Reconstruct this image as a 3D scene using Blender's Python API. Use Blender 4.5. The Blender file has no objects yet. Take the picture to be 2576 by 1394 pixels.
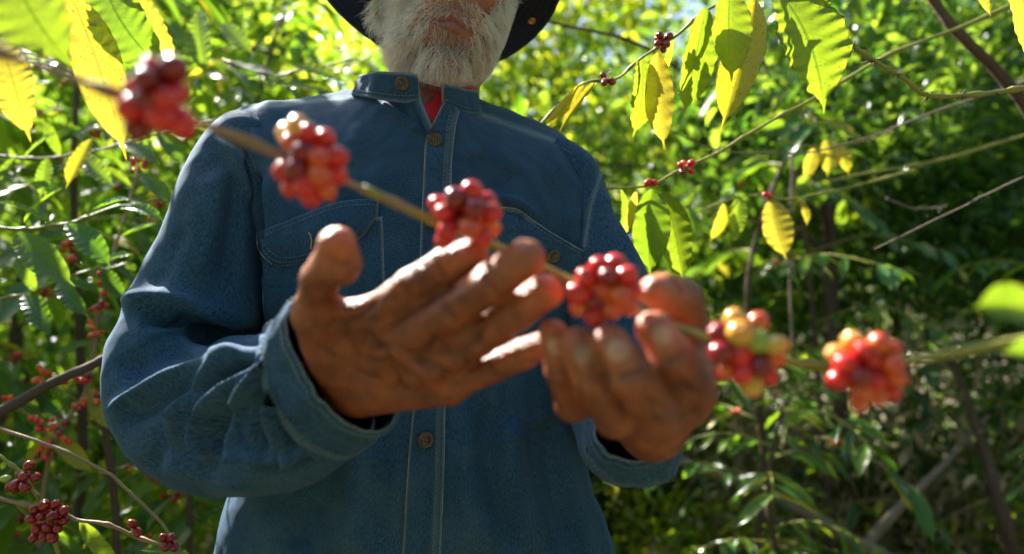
import bpy, math, random, time
import numpy as np
from mathutils import Vector, Matrix, noise
from mathutils.bvhtree import BVHTree
T0 = time.time()
rng = np.random.default_rng(7)
random.seed(7)

# ------------------------------------------------------------------ camera, world, sun, exposure
scene = bpy.context.scene
CAM = Vector((0.0, 0.0, 1.10)); PITCH = math.radians(8.0); F = 1717.0
RIGHT = Vector((1, 0, 0)); FWD = Vector((0, math.cos(PITCH), math.sin(PITCH))); UP = Vector((0, -math.sin(PITCH), math.cos(PITCH)))
cam_d = bpy.data.cameras.new('camera'); cam = bpy.data.objects.new('camera', cam_d)
scene.collection.objects.link(cam)
cam.location = CAM; cam.rotation_euler = (math.pi/2 + PITCH, 0, 0)
cam_d.sensor_width = 36; cam_d.lens = 24.0; cam_d.clip_start = 0.02; cam_d.clip_end = 500
cam_d.dof.use_dof = True; cam_d.dof.focus_distance = 0.80; cam_d.dof.aperture_fstop = 2.2; cam_d.dof.aperture_blades = 9
scene.camera = cam
world = bpy.data.worlds.new('World'); scene.world = world; world.use_nodes = True
wn = world.node_tree.nodes; wl = world.node_tree.links
SUN_DIR = Vector((-0.70, 0.66, 1.02)).normalized()        # from the scene towards the sun
sky = wn.new('ShaderNodeTexSky'); sky.sky_type = 'NISHITA'; sky.sun_disc = False
sky.sun_elevation = math.asin(SUN_DIR.z); sky.sun_rotation = math.atan2(SUN_DIR.x, SUN_DIR.y)
sky.air_density = 1.0; sky.dust_density = 2.5; sky.ozone_density = 1.0
bg = wn['Background']; bg.inputs[1].default_value = 0.065
wl.new(sky.outputs[0], bg.inputs[0])
sun_d = bpy.data.lights.new('sun', 'SUN'); sun_d.energy = 5.0; sun_d.angle = math.radians(0.53); sun_d.color = (1.0, 0.95, 0.86)
sun = bpy.data.objects.new('sun', sun_d); scene.collection.objects.link(sun)
sun.rotation_euler = SUN_DIR.to_track_quat('Z', 'Y').to_euler(); sun.location = (0, 0, 6)
vs = scene.view_settings; vs.view_transform = 'Standard'; vs.look = 'None'; vs.exposure = 2.25; vs.gamma = 1.0; vs.use_curve_mapping = False
scene.render.engine = 'CYCLES'
scene.cycles.max_bounces = 8; scene.cycles.diffuse_bounces = 4; scene.cycles.transmission_bounces = 6; scene.cycles.transparent_max_bounces = 8
scene.cycles.sample_clamp_indirect = 6

# ------------------------------------------------------------------ helpers
def P(x, y, d):
    """a point at depth d (metres along the lens axis) seen at x, y of a 2575 x 1394 sheet"""
    return CAM + FWD*d + RIGHT*((x-1287.5)/F*d) + UP*((697-y)/F*d)
CAMn, Rn, Un, Fn = (np.array(v) for v in (CAM, RIGHT, UP, FWD))
def proj(V):
    q = V - CAMn; d = q @ Fn
    return 1287.5 + (q @ Rn)/d*F, 697 - (q @ Un)/d*F
def link(o, parent=None):
    scene.collection.objects.link(o)
    if parent is not None: o.parent = parent
    return o
def mesh(name, V, Fc, mat=None, smooth=True, uv=None):
    me = bpy.data.meshes.new(name)
    V = np.asarray(V, dtype=np.float64)
    if isinstance(Fc, np.ndarray):
        n, k = Fc.shape
        me.vertices.add(len(V)); me.vertices.foreach_set('co', V.ravel())
        me.loops.add(n*k); me.loops.foreach_set('vertex_index', Fc.astype(np.int32).ravel())
        me.polygons.add(n); me.polygons.foreach_set('loop_start', np.arange(0, n*k, k, dtype=np.int32))
        me.update(calc_edges=True)
    else:
        me.from_pydata([tuple(v) for v in V], [], Fc)
    if smooth: me.polygons.foreach_set('use_smooth', [True]*len(me.polygons))
    if uv is not None:
        L = me.uv_layers.new(name='UVMap')
        idx = np.zeros(len(me.loops), dtype=np.int32); me.loops.foreach_get('vertex_index', idx)
        L.data.foreach_set('uv', np.asarray(uv, dtype=np.float32)[idx].ravel())
    if mat: me.materials.append(mat)
    return me
def obj(name, me, parent=None, loc=None):
    o = bpy.data.objects.new(name, me)
    if loc is not None: o.location = loc
    return link(o, parent)
def empty(name, loc=(0, 0, 0), parent=None):
    o = bpy.data.objects.new(name, None); o.location = loc; o.empty_display_size = .05
    return link(o, parent)
def tag(o, label=None, cat=None, group=None, kind=None):
    for k, v in (('label', label), ('category', cat), ('group', group), ('kind', kind)):
        if v: o[k] = v
    return o
def grid_faces(nu, nv, wrap_u=False):
    a = []
    i = np.arange(nv-1)[:, None]; m = nu if wrap_u else nu-1
    j = np.arange(m)[None, :]; j2 = (j+1) % nu
    q = np.stack([i*nu+j, i*nu+j2, (i+1)*nu+j2, (i+1)*nu+j], -1).reshape(-1, 4)
    return q
def local(o_parent_loc, V):
    return np.asarray(V) - np.asarray(o_parent_loc)
def catmull(pts, n):
    """resample control points to n smooth samples; pts (k,...)"""
    p = np.asarray(pts, dtype=float); k = len(p)
    t = np.linspace(0, k-1, n); i = np.clip(t.astype(int), 0, k-2); f = (t-i).reshape((-1,)+(1,)*(p.ndim-1))
    p0 = p[np.maximum(i-1, 0)]; p1 = p[i]; p2 = p[i+1]; p3 = p[np.minimum(i+2, k-1)]
    return .5*((2*p1)+(-p0+p2)*f+(2*p0-5*p1+4*p2-p3)*f**2+(-p0+3*p1-3*p2+p3)*f**3)
def tube(path, rad, ns=8, cap=True, jitter=0, seed=0):
    """swept tube; path (n,3), rad scalar or (n,)"""
    p = np.asarray(path, dtype=float); n = len(p); r = np.broadcast_to(np.asarray(rad, float), (n,))
    t = np.gradient(p, axis=0); t /= np.linalg.norm(t, axis=1)[:, None]+1e-12
    up = np.array([0.13, .31, 1.0]) if abs(t[:, 2]).mean() < .8 else np.array([1.0, .2, .1])
    a = np.cross(t, up); a /= np.linalg.norm(a, axis=1)[:, None]; b = np.cross(t, a)
    th = np.linspace(0, 2*np.pi, ns, endpoint=False)
    rr = r[:, None]*np.ones(ns)
    if jitter: rr = rr*(1+jitter*np.random.default_rng(seed).normal(size=rr.shape))
    V = p[:, None]+(a[:, None]*np.cos(th)[None, :, None]+b[:, None]*np.sin(th)[None, :, None])*rr[..., None]
    V = V.reshape(-1, 3); Fq = grid_faces(ns, n, True)
    if cap:
        V = np.vstack([V, p[0], p[-1]]); c0, c1 = n*ns, n*ns+1; j = np.arange(ns); j2 = (j+1) % ns
        Fq = np.vstack([Fq, np.stack([j2, j, j*0+c0, j*0+c0], -1)*1, np.stack([(n-1)*ns+j, (n-1)*ns+j2, j*0+c1, j*0+c1], -1)])
        F2 = [tuple(q) if q[2] != q[3] else tuple(q[:3]) for q in Fq.tolist()]
        return V, F2
    return V, Fq
def joinVF(parts):
    Vs, Fs, o = [], [], 0
    for V, Fc in parts:
        Vs.append(np.asarray(V)); Fs += [tuple(int(i)+o for i in f) for f in (Fc.tolist() if isinstance(Fc, np.ndarray) else Fc)]; o += len(V)
    return np.vstack(Vs), Fs
def smoothstep(x, a, b):
    t = np.clip((x-a)/(b-a), 0, 1); return t*t*(3-2*t)

# ------------------------------------------------------------------ materials
def new_mat(name):
    m = bpy.data.materials.new(name); m.use_nodes = True
    nt = m.node_tree; return m, nt, nt.nodes['Principled BSDF'], nt.nodes['Material Output']
def N(nt, t, **kw):
    n = nt.nodes.new(t)
    for k, v in kw.items(): setattr(n, k, v)
    return n
def mathn(nt, op, a, b=None, c=None, clamp=False):
    n = N(nt, 'ShaderNodeMath', operation=op); n.use_clamp = clamp
    for i, v in enumerate((a, b, c)):
        if v is None: continue
        if isinstance(v, (int, float)): n.inputs[i].default_value = v
        else: nt.links.new(v, n.inputs[i])
    return n.outputs[0]
def mixc(nt, fac, a, b, mode='MIX'):
    n = N(nt, 'ShaderNodeMix', data_type='RGBA', blend_type=mode)
    for i, v in ((0, fac), (6, a), (7, b)):
        if isinstance(v, (int, float)): n.inputs[i].default_value = v
        elif isinstance(v, tuple): n.inputs[i].default_value = (*v, 1)
        else: nt.links.new(v, n.inputs[i])
    return n.outputs[2]
def ramp(nt, fac, stops):
    n = N(nt, 'ShaderNodeValToRGB'); e = n.color_ramp.elements
    while len(e) < len(stops): e.new(0.5)
    for i, (p, c) in enumerate(stops):
        e[i].position = p; e[i].color = (*c, 1) if len(c) == 3 else c
    nt.links.new(fac, n.inputs[0]); return n.outputs[0]
def noise_n(nt, vec, scale, detail=3, rough=.5, out=0, dist=0):
    n = N(nt, 'ShaderNodeTexNoise'); n.inputs['Scale'].default_value = scale; n.inputs['Detail'].default_value = detail
    n.inputs['Roughness'].default_value = rough; n.inputs['Distortion'].default_value = dist
    if vec is not None: nt.links.new(vec, n.inputs['Vector'])
    return n.outputs[out]
def mapping(nt, vec, scale=(1, 1, 1), loc=(0, 0, 0), rot=(0, 0, 0)):
    n = N(nt, 'ShaderNodeMapping'); n.inputs['Scale'].default_value = scale; n.inputs['Location'].default_value = loc; n.inputs['Rotation'].default_value = rot
    nt.links.new(vec, n.inputs['Vector']); return n.outputs[0]
def bump(nt, h, strength, dist, bsdf, normal_in='Normal'):
    n = N(nt, 'ShaderNodeBump'); n.inputs['Strength'].default_value = strength; n.inputs['Distance'].default_value = dist
    nt.links.new(h, n.inputs['Height']); nt.links.new(n.outputs[0], bsdf.inputs[normal_in]); return n

def leaf_material(name, cols, trans, tw=.55, rough=.38, spots=False, veins=True):
    """cols: dark / light surface colours; trans: colour of light coming through; tw: share of light let through"""
    m, nt, b, out = new_mat(name)
    oi = N(nt, 'ShaderNodeObjectInfo'); at = N(nt, 'ShaderNodeAttribute', attribute_name='tint')
    tc = N(nt, 'ShaderNodeTexCoord')
    rnd = mathn(nt, 'FRACT', mathn(nt, 'ADD', oi.outputs['Random'], at.outputs['Fac']))
    r2 = mathn(nt, 'FRACT', mathn(nt, 'MULTIPLY', rnd, 7.31))
    n1 = noise_n(nt, tc.outputs['Object'], 18, 3)
    col = mixc(nt, rnd, cols[0], cols[1])
    col = mixc(nt, mathn(nt, 'MULTIPLY', n1, .5), col, cols[2] if len(cols) > 2 else cols[1])
    tcol = mixc(nt, r2, trans[0], trans[1])
    if veins:
        uv = N(nt, 'ShaderNodeUVMap'); sp = N(nt, 'ShaderNodeSeparateXYZ'); nt.links.new(uv.outputs[0], sp.inputs[0])
        ax = mathn(nt, 'ABSOLUTE', mathn(nt, 'SUBTRACT', sp.outputs[0], .5))
        mid = mathn(nt, 'LESS_THAN', ax, .022)
        ph = mathn(nt, 'FRACT', mathn(nt, 'MULTIPLY', mathn(nt, 'SUBTRACT', sp.outputs[1], mathn(nt, 'MULTIPLY', ax, .38)), 11))
        lat = mathn(nt, 'MULTIPLY', mathn(nt, 'LESS_THAN', mathn(nt, 'ABSOLUTE', mathn(nt, 'SUBTRACT', ph, .5)), .05), .5)
        v = mathn(nt, 'MAXIMUM', mid, lat)
        col = mixc(nt, mathn(nt, 'MULTIPLY', v, .6), col, tuple(min(1, c*1.9+.03) for c in cols[1]))
        tcol = mixc(nt, mathn(nt, 'MULTIPLY', v, .7), tcol, tuple(c*.40 for c in trans[0]))
    if spots:
        n2 = noise_n(nt, tc.outputs['Object'], 60, 2)
        eg = mathn(nt, 'GREATER_THAN', mathn(nt, 'ADD', mathn(nt, 'MULTIPLY', ax, 1.0), mathn(nt, 'MULTIPLY', noise_n(nt, uv.outputs[0], 9, 3), .22)), .595)
        sf = mathn(nt, 'MULTIPLY', mathn(nt, 'MAXIMUM', mathn(nt, 'GREATER_THAN', n2, .66), eg), .7)
        col = mixc(nt, sf, col, (.12, .05, .015)); tcol = mixc(nt, sf, tcol, (.15, .07, .02))
    nt.links.new(col, b.inputs['Base Color']); b.inputs['Roughness'].default_value = rough
    b.inputs['Specular IOR Level'].default_value = .5
    tr = N(nt, 'ShaderNodeBsdfTranslucent'); nt.links.new(tcol, tr.inputs[0])
    mx = N(nt, 'ShaderNodeMixShader'); mx.inputs[0].default_value = tw
    nt.links.new(b.outputs[0], mx.inputs[1]); nt.links.new(tr.outputs[0], mx.inputs[2]); nt.links.new(mx.outputs[0], out.inputs[0])
    return m
M = {}
M['leaf_green'] = leaf_material('coffee_leaf_green', [(.022, .085, .012), (.05, .15, .02), (.035, .12, .03)], [(.17, .38, .014), (.38, .56, .025)], .46, .28)
M['leaf_lime'] = leaf_material('coffee_leaf_lime', [(.09, .20, .015), (.15, .26, .02), (.12, .22, .03)], [(.20, .36, .012), (.40, .50, .02)], .50, .34, spots=True)
M['leaf_yellow'] = leaf_material('coffee_leaf_yellow', [(.30, .28, .02), (.42, .36, .03), (.24, .28, .03)], [(.58, .52, .02), (.70, .55, .05)], .50, .36, spots=True)
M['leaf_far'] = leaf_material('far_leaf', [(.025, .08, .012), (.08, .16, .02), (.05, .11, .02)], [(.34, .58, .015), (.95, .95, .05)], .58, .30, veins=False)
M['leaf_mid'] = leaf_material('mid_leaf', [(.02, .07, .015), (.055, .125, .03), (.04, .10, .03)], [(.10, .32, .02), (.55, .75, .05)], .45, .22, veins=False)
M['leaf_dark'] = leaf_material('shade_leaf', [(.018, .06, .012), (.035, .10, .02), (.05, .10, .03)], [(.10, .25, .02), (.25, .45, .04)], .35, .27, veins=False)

def bark_material(name, c1, c2, scale=30, rough=.85):
    m, nt, b, out = new_mat(name); tc = N(nt, 'ShaderNodeTexCoord')
    n1 = noise_n(nt, mapping(nt, tc.outputs['Object'], (1, 1, .25)), scale, 5, .65)
    nt.links.new(mixc(nt, n1, c1, c2), b.inputs['Base Color']); b.inputs['Roughness'].default_value = rough
    bump(nt, n1, .6, .004, b); return m
M['bark'] = bark_material('brown_bark', (.035, .020, .012), (.13, .085, .055))
M['bark_grey'] = bark_material('grey_bark', (.08, .06, .045), (.26, .20, .15), 50)
M['twig_green'] = bark_material('green_twig', (.14, .16, .02), (.32, .30, .06), 40, .55)
M['twig_brown'] = bark_material('brown_twig', (.16, .10, .05), (.34, .25, .13), 60, .6)

def cherry_material(name, c1, c2, c3=None):
    m, nt, b, out = new_mat(name); tc = N(nt, 'ShaderNodeTexCoord'); oi = N(nt, 'ShaderNodeObjectInfo')
    sep = N(nt, 'ShaderNodeSeparateXYZ'); nt.links.new(tc.outputs['Generated'], sep.inputs[0])
    n1 = noise_n(nt, tc.outputs['Object'], 120, 2)
    f = mathn(nt, 'ADD', mathn(nt, 'MULTIPLY', n1, .6), mathn(nt, 'MULTIPLY', oi.outputs['Random'], .5))
    col = mixc(nt, f, c1, c2)
    if c3: col = mixc(nt, mathn(nt, 'MULTIPLY', mathn(nt, 'SUBTRACT', sep.outputs[2], .45), 1.6, clamp=True), col, c3)
    nt.links.new(col, b.inputs['Base Color']); b.inputs['Roughness'].default_value = .17
    b.inputs['Subsurface Weight'].default_value = .25; b.inputs['Subsurface Radius'].default_value = (.006, .002, .001); b.inputs['Subsurface Scale'].default_value = 1
    b.inputs['Coat Weight'].default_value = .4; b.inputs['Coat Roughness'].default_value = .05
    return m
M['c_red'] = cherry_material('cherry_red', (.46, .007, .010), (.76, .028, .02))
M['c_dark'] = cherry_material('cherry_dark_red', (.16, .004, .008), (.30, .010, .012))
M['c_orange'] = cherry_material('cherry_orange', (.75, .10, .02), (.85, .26, .04), (.55, .04, .02))
M['c_yellow'] = cherry_material('cherry_yellow', (.62, .42, .07), (.50, .45, .06), (.72, .30, .05))
M['c_green'] = cherry_material('cherry_green', (.25, .36, .04), (.38, .45, .06))
M['c_tip'] = cherry_material('cherry_crown_disc', (.05, .02, .01), (.12, .06, .03))

def simple_mat(name, col, rough=.5, metal=0, **kw):
    m, nt, b, out = new_mat(name); tc = N(nt, 'ShaderNodeTexCoord')
    n1 = noise_n(nt, tc.outputs['Object'], kw.get('scale', 80), 4)
    lo = tuple(c*kw.get('lo', .7) for c in col); hi = tuple(min(1, c*kw.get('hi', 1.3)) for c in col)
    nt.links.new(mixc(nt, n1, lo, hi), b.inputs['Base Color']); b.inputs['Roughness'].default_value = rough; b.inputs['Metallic'].default_value = metal
    bump(nt, n1, kw.get('bump', .3), kw.get('bd', .0005), b)
    return m
def denim_material(name, base=(.003, .024, .070), hi=(.056, .142, .240), amt=.8):
    m, nt, b, out = new_mat(name); tc = N(nt, 'ShaderNodeTexCoord'); o = tc.outputs['Object']; uv = tc.outputs['UV']
    fine = noise_n(nt, mapping(nt, uv, (1, .22, 1)), 800, 3, .75)          # slubby vertical yarns, uv in metres
    spk = noise_n(nt, uv, 650, 3, .7)
    big = noise_n(nt, o, 5, 4, .6); mid = noise_n(nt, mapping(nt, uv, (1, .15, 1)), 40, 4, .6)
    wv = N(nt, 'ShaderNodeTexWave', wave_type='BANDS', bands_direction='DIAGONAL'); wv.inputs['Scale'].default_value = 420; wv.inputs['Distortion'].default_value = 1.5
    nt.links.new(uv, wv.inputs['Vector'])
    f = mathn(nt, 'ADD', mathn(nt, 'MULTIPLY', mathn(nt, 'SUBTRACT', fine, .5), 2.4*amt), mathn(nt, 'MULTIPLY', mathn(nt, 'SUBTRACT', spk, .5), 1.2*amt))
    f = mathn(nt, 'ADD', f, mathn(nt, 'MULTIPLY', mathn(nt, 'SUBTRACT', mid, .5), .6))
    f = mathn(nt, 'ADD', f, .38, clamp=True)
    col = mixc(nt, f, base, hi)
    col = mixc(nt, mathn(nt, 'MULTIPLY', mathn(nt, 'SUBTRACT', big, .45), 1.2, clamp=True), col, (.008, .062, .112))
    fade = noise_n(nt, o, 7, 5, .65)
    col = mixc(nt, mathn(nt, 'MULTIPLY', mathn(nt, 'SUBTRACT', fade, .50), 2.2, clamp=True), col, mixc(nt, fine, (.026, .080, .135), (.13, .21, .28)))
    ed = N(nt, 'ShaderNodeAttribute', attribute_name='wear')
    col = mixc(nt, mathn(nt, 'MULTIPLY', ed.outputs['Fac'], mathn(nt, 'ADD', mathn(nt, 'MULTIPLY', spk, 1.6), -.3, clamp=True)), col, (.30, .40, .42))
    nt.links.new(col, b.inputs['Base Color']); b.inputs['Roughness'].default_value = .85; b.inputs['Specular IOR Level'].default_value = .2
    b.inputs['Sheen Weight'].default_value = .10; b.inputs['Sheen Roughness'].default_value = .4; b.inputs['Sheen Tint'].default_value = (.6, .8, 1, 1)
    hgt = mathn(nt, 'ADD', mathn(nt, 'MULTIPLY', fine, .6), mathn(nt, 'MULTIPLY', wv.outputs['Fac'], .4))
    bump(nt, hgt, .45, .0008, b)
    return m
M['denim'] = denim_material('blue_denim')
M['thread'] = simple_mat('pale_thread', (.15, .23, .26), .8, lo=.4)
M['worn_edge'] = simple_mat('worn_denim_edge', (.25, .34, .37), .85, lo=.45)
M['thread_tan'] = simple_mat('tan_thread', (.42, .33, .2), .8, lo=.5)
M['button'] = simple_mat('antique_metal_button', (.12, .09, .065), .42, .6, scale=300, lo=.25, bump=.5)
M['brass'] = simple_mat('copper_snap', (.75, .38, .16), .35, .8, scale=300, lo=.5)
M['red_shirt'] = simple_mat('red_tshirt_knit', (.68, .014, .025), .8, scale=500, bump=.2)
M['hat'] = simple_mat('navy_hat_cloth', (.012, .014, .028), .85, scale=400, bump=.4)
M['trousers'] = simple_mat('grey_trouser_cloth', (.06, .06, .07), .9, scale=300)
M['boot'] = simple_mat('brown_boot_leather', (.06, .035, .02), .6, scale=60)

def skin_material():
    m, nt, b, out = new_mat('weathered_skin'); tc = N(nt, 'ShaderNodeTexCoord'); o = tc.outputs['Object']
    n1 = noise_n(nt, o, 28, 5, .6); n2 = noise_n(nt, o, 260, 3, .6)
    n3 = noise_n(nt, o, 75, 4, .65)
    n1 = mathn(nt, 'ADD', mathn(nt, 'MULTIPLY', mathn(nt, 'SUBTRACT', n1, .5), 2.0), mathn(nt, 'MULTIPLY', n3, 1.0), clamp=True)
    col = mixc(nt, n1, (.15, .035, .014), (.48, .155, .062))
    pm = N(nt, 'ShaderNodeAttribute', attribute_name='palm'); lp = N(nt, 'ShaderNodeAttribute', attribute_name='lip'); nl = N(nt, 'ShaderNodeAttribute', attribute_name='nail')
    hd = N(nt, 'ShaderNodeAttribute', attribute_name='dirt')
    col = mixc(nt, pm.outputs['Fac'], col, mixc(nt, n1, (.12, .026, .008), (.41, .098, .032)))
    col = mixc(nt, lp.outputs['Fac'], col, (.27, .095, .065))
    pd = N(nt, 'ShaderNodeAttribute', attribute_name='finger_pad'); col = mixc(nt, mathn(nt, 'MULTIPLY', pd.outputs['Fac'], .75), col, (.66, .20, .085))
    cr = N(nt, 'ShaderNodeAttribute', attribute_name='crease'); col = mixc(nt, mathn(nt, 'MULTIPLY', cr.outputs['Fac'], .6), col, (.060, .022, .010))
    col = mixc(nt, nl.outputs['Fac'], col, (.60, .38, .27))
    vo = N(nt, 'ShaderNodeTexVoronoi', feature='DISTANCE_TO_EDGE'); vo.inputs['Scale'].default_value = 190
    nt.links.new(mixc(nt, .05, o, noise_n(nt, o, 60, 2, .5, 1)), vo.inputs['Vector'])
    col = mixc(nt, mathn(nt, 'MULTIPLY', hd.outputs['Fac'], mathn(nt, 'MULTIPLY', mathn(nt, 'SUBTRACT', noise_n(nt, o, 55, 4, .65), .35), 1.8, clamp=True)), col, (.10, .045, .02))
    nt.links.new(col, b.inputs['Base Color']); b.inputs['Roughness'].default_value = .42
    b.inputs['Subsurface Weight'].default_value = .16; b.inputs['Subsurface Radius'].default_value = (.012, .004, .002); b.inputs['Subsurface Scale'].default_value = 1.0
    b.inputs['Specular IOR Level'].default_value = .5
    h = mathn(nt, 'ADD', mathn(nt, 'MULTIPLY', n2, .5), mathn(nt, 'MULTIPLY', vo.outputs['Distance'], 2.0, clamp=True))
    bump(nt, h, .5, .0016, b); return m
M['skin'] = skin_material()
def hair_material():
    m, nt, b, out = new_mat('beard_hair'); hi = N(nt, 'ShaderNodeHairInfo'); at = N(nt, 'ShaderNodeAttribute', attribute_name='shade')
    col = mixc(nt, at.outputs['Fac'], (.93, .90, .80), (.20, .11, .06))
    col = mixc(nt, mathn(nt, 'MULTIPLY', hi.outputs['Random'], .45), col, (.88, .85, .76))
    nt.links.new(col, b.inputs['Base Color']); b.inputs['Roughness'].default_value = .45; b.inputs['Specular IOR Level'].default_value = .4
    tr = N(nt, 'ShaderNodeBsdfTranslucent'); nt.links.new(col, tr.inputs[0])
    mx = N(nt, 'ShaderNodeMixShader'); mx.inputs[0].default_value = .45
    nt.links.new(b.outputs[0], mx.inputs[1]); nt.links.new(tr.outputs[0], mx.inputs[2]); nt.links.new(mx.outputs[0], out.inputs[0]); return m
M['hair'] = hair_material()
M['leaf_dry'] = leaf_material('dry_leaf', [(.16, .10, .05), (.42, .34, .22), (.28, .20, .11)], [(.40, .30, .15), (.55, .45, .25)], .35, .6, veins=False)
# ------------------------------------------------------------------ ground
def litter_material():
    m, nt, b, out = new_mat('dry_litter_soil'); tc = N(nt, 'ShaderNodeTexCoord'); o = tc.outputs['Object']
    a = noise_n(nt, o, 1.3, 5, .6); c = noise_n(nt, o, 22, 5, .7)
    col = mixc(nt, c, (.045, .030, .018), (.20, .15, .09)); col = mixc(nt, mathn(nt, 'MULTIPLY', mathn(nt, 'SUBTRACT', a, .42), 2.2, clamp=True), col, (.12, .16, .04))
    nt.links.new(col, b.inputs['Base Color']); b.inputs['Roughness'].default_value = .9; bump(nt, c, .8, .03, b); return m
gx = np.concatenate([np.linspace(-120, -14, 12), np.linspace(-12, 12, 90), np.linspace(14, 120, 12)]); gy = np.concatenate([np.linspace(-60, -6, 6), np.linspace(-4, 22, 100), np.linspace(25, 160, 12)])
XX, YY = np.meshgrid(gx, gy); ZZ = np.zeros_like(XX)
for j in range(len(gy)):
    for i in range(len(gx)):
        near = math.exp(-((gx[i]/14)**2+((gy[j]-6)/16)**2)); ZZ[j, i] = near*.10*noise.noise(Vector((gx[i]*.7, gy[j]*.7, 0)))*(1 if gy[j] > 1.8 else .15)
        ZZ[j, i] += smoothstep(np.array(gy[j]*1.0), 7, 60)*9*(1+.3*noise.noise(Vector((gx[i]*.03, gy[j]*.03, 3)))) 
ground = tag(obj('ground', mesh('ground', np.stack([XX, YY, ZZ], -1).reshape(-1, 3), grid_faces(len(gx), len(gy)), litter_material())), kind='structure')

# ------------------------------------------------------------------ leaves
def leaf_geo(L, W, nu, nv, wave=.06, droop=.25, cup=.18, quilt=.02, seed=0, nw=7):
    """base at the origin, along +Y, chord L; midrib in the middle; returns grid verts + uv"""
    r = random.Random(seed); bend = r.uniform(-.07, .07); V = np.zeros((nv, nu, 3)); U = np.zeros((nv, nu, 2)); ph = [r.uniform(0, 6.28) for _ in range(4)]
    for j in range(nv):
        t = j/(nv-1); w = (t**.72)*(max(0, .90-t)/.90)**.62*1.72 if t < .9 else 0
        w = max(w, .075*(1-t)/.12 if t > .80 else 0)
        w = max(w, .0)*W/2+ (.0012*L if 0 < t < 1 else 0)
        zc = -droop*L*(t*t-t)*-1 if False else droop*L*(t-t*t)
        for i in range(nu):
            s = 2*i/(nu-1)-1; a = abs(s)
            edge = wave*W*(a**2)*(math.sin(nw*6.28*t+ph[0]+(1.3 if s > 0 else 0))+.9*math.sin(nw*2.3*t+ph[3]*(2 if s > 0 else 1)))*min(1, 6*t*(1-t))
            q = quilt*W*math.sin((t-.19*a)*11*6.28)*min(1, a*3)*(1-a*.5)*min(1, 5*(1-t))
            V[j, i] = (bend*L*t*(1-t)*2+s*w*(1+.030*math.sin(nw*6.28*(t+.03*math.sin(9*t+ph[3]))+ph[1]+s)*(.5+.5*math.sin(5*t+ph[2]))+.05*math.sin(9*t+ph[2]*s)), t*L, zc+cup*W*a**1.3*(w/(W/2+1e-9))+edge+q); U[j, i] = ((s+1)/2, t)
    return V.reshape(-1, 3), grid_faces(nu, nv), U.reshape(-1, 2)
def leaf_mesh(name, mat, *a, **k):
    V, Fc, U = leaf_geo(*a, **k); return mesh(name, V, Fc, M[mat], uv=U)
HERO = {m: [leaf_mesh('leaf', m, 1, .45, 13, 60, seed=s, wave=.012+.003*s, droop=.10+.05*s, nw=8+s, quilt=.006, cup=.20) for s in range(5)] for m in ('leaf_green', 'leaf_lime', 'leaf_yellow')}
MIDL = {m: [leaf_mesh('leaf', m, 1, .40, 5, 12, seed=s+10, wave=.03, droop=.12+.10*s, nw=3, quilt=.0) for s in range(3)] for m in ('leaf_green', 'leaf_lime', 'leaf_yellow', 'leaf_dark')}
def place_leaf(parent, base, tip, mats, k=0, width=1.0, nhint=None, store=MIDL, pl=(0, 0, 0)):
    base, tip = Vector(base), Vector(tip); y = (tip-base); L = y.length; y.normalize(); n = Vector(nhint) if nhint is not None else Vector((random.uniform(-.4, .4), random.uniform(-.6, .2), 1))
    x = y.cross(n); x.normalize(); z = x.cross(y)
    o = bpy.data.objects.new('leaf', store[mats][k % len(store[mats])]); R = Matrix((x, y, z)).transposed().to_4x4()
    o.matrix_world = Matrix.Translation(base-Vector(pl)) @ R @ Matrix.Diagonal((L*width, L, L*width, 1)); o.rotation_mode = 'QUATERNION'
    link(o, parent); return o

# ------------------------------------------------------------------ cherries
def cherry_geo(r=1.0, K=14, n=9):
    V = []
    prof = [(0.0, -1.0), (.35, -.95), (.70, -.72), (.93, -.35), (1.0, .05), (.92, .48), (.68, .82), (.38, .99), (.22, 1.0), (.16, .965), (0.0, .95)]
    for rr, z in prof:
        for i in range(K):
            t = 2*math.pi*i/K; V.append((rr*r*math.cos(t)*.96, rr*r*math.sin(t)*.90, z*r*1.10))
    return np.array(V), grid_faces(K, len(prof), True)
CV, CF = cherry_geo(); CM = {k: mesh('cherry', CV, CF, M['c_'+k]) for k in ('red', 'dark', 'orange', 'yellow', 'green')}
CLV2, CLF2 = cherry_geo(K=8)
def cherry(parent, c, r, kind, away, pl):
    o = bpy.data.objects.new('cherry', CM[kind]); z = Vector(away).normalized(); q = z.to_track_quat('Z', 'Y')
    o.matrix_world = Matrix.Translation(Vector(c)-Vector(pl)) @ q.to_matrix().to_4x4() @ Matrix.Diagonal((r*random.uniform(.93, 1.07), r*random.uniform(.93, 1.07), r*random.uniform(.95, 1.1), 1)); return link(o, parent)
def twig_wobble(p, amp, seed, n=40):
    q = catmull(np.array([np.array(v) for v in p]), n); r = np.random.default_rng(seed); k = catmull(r.normal(size=(max(4, n//5), 3))*amp, n); k[0] *= 0; return q+k

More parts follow.
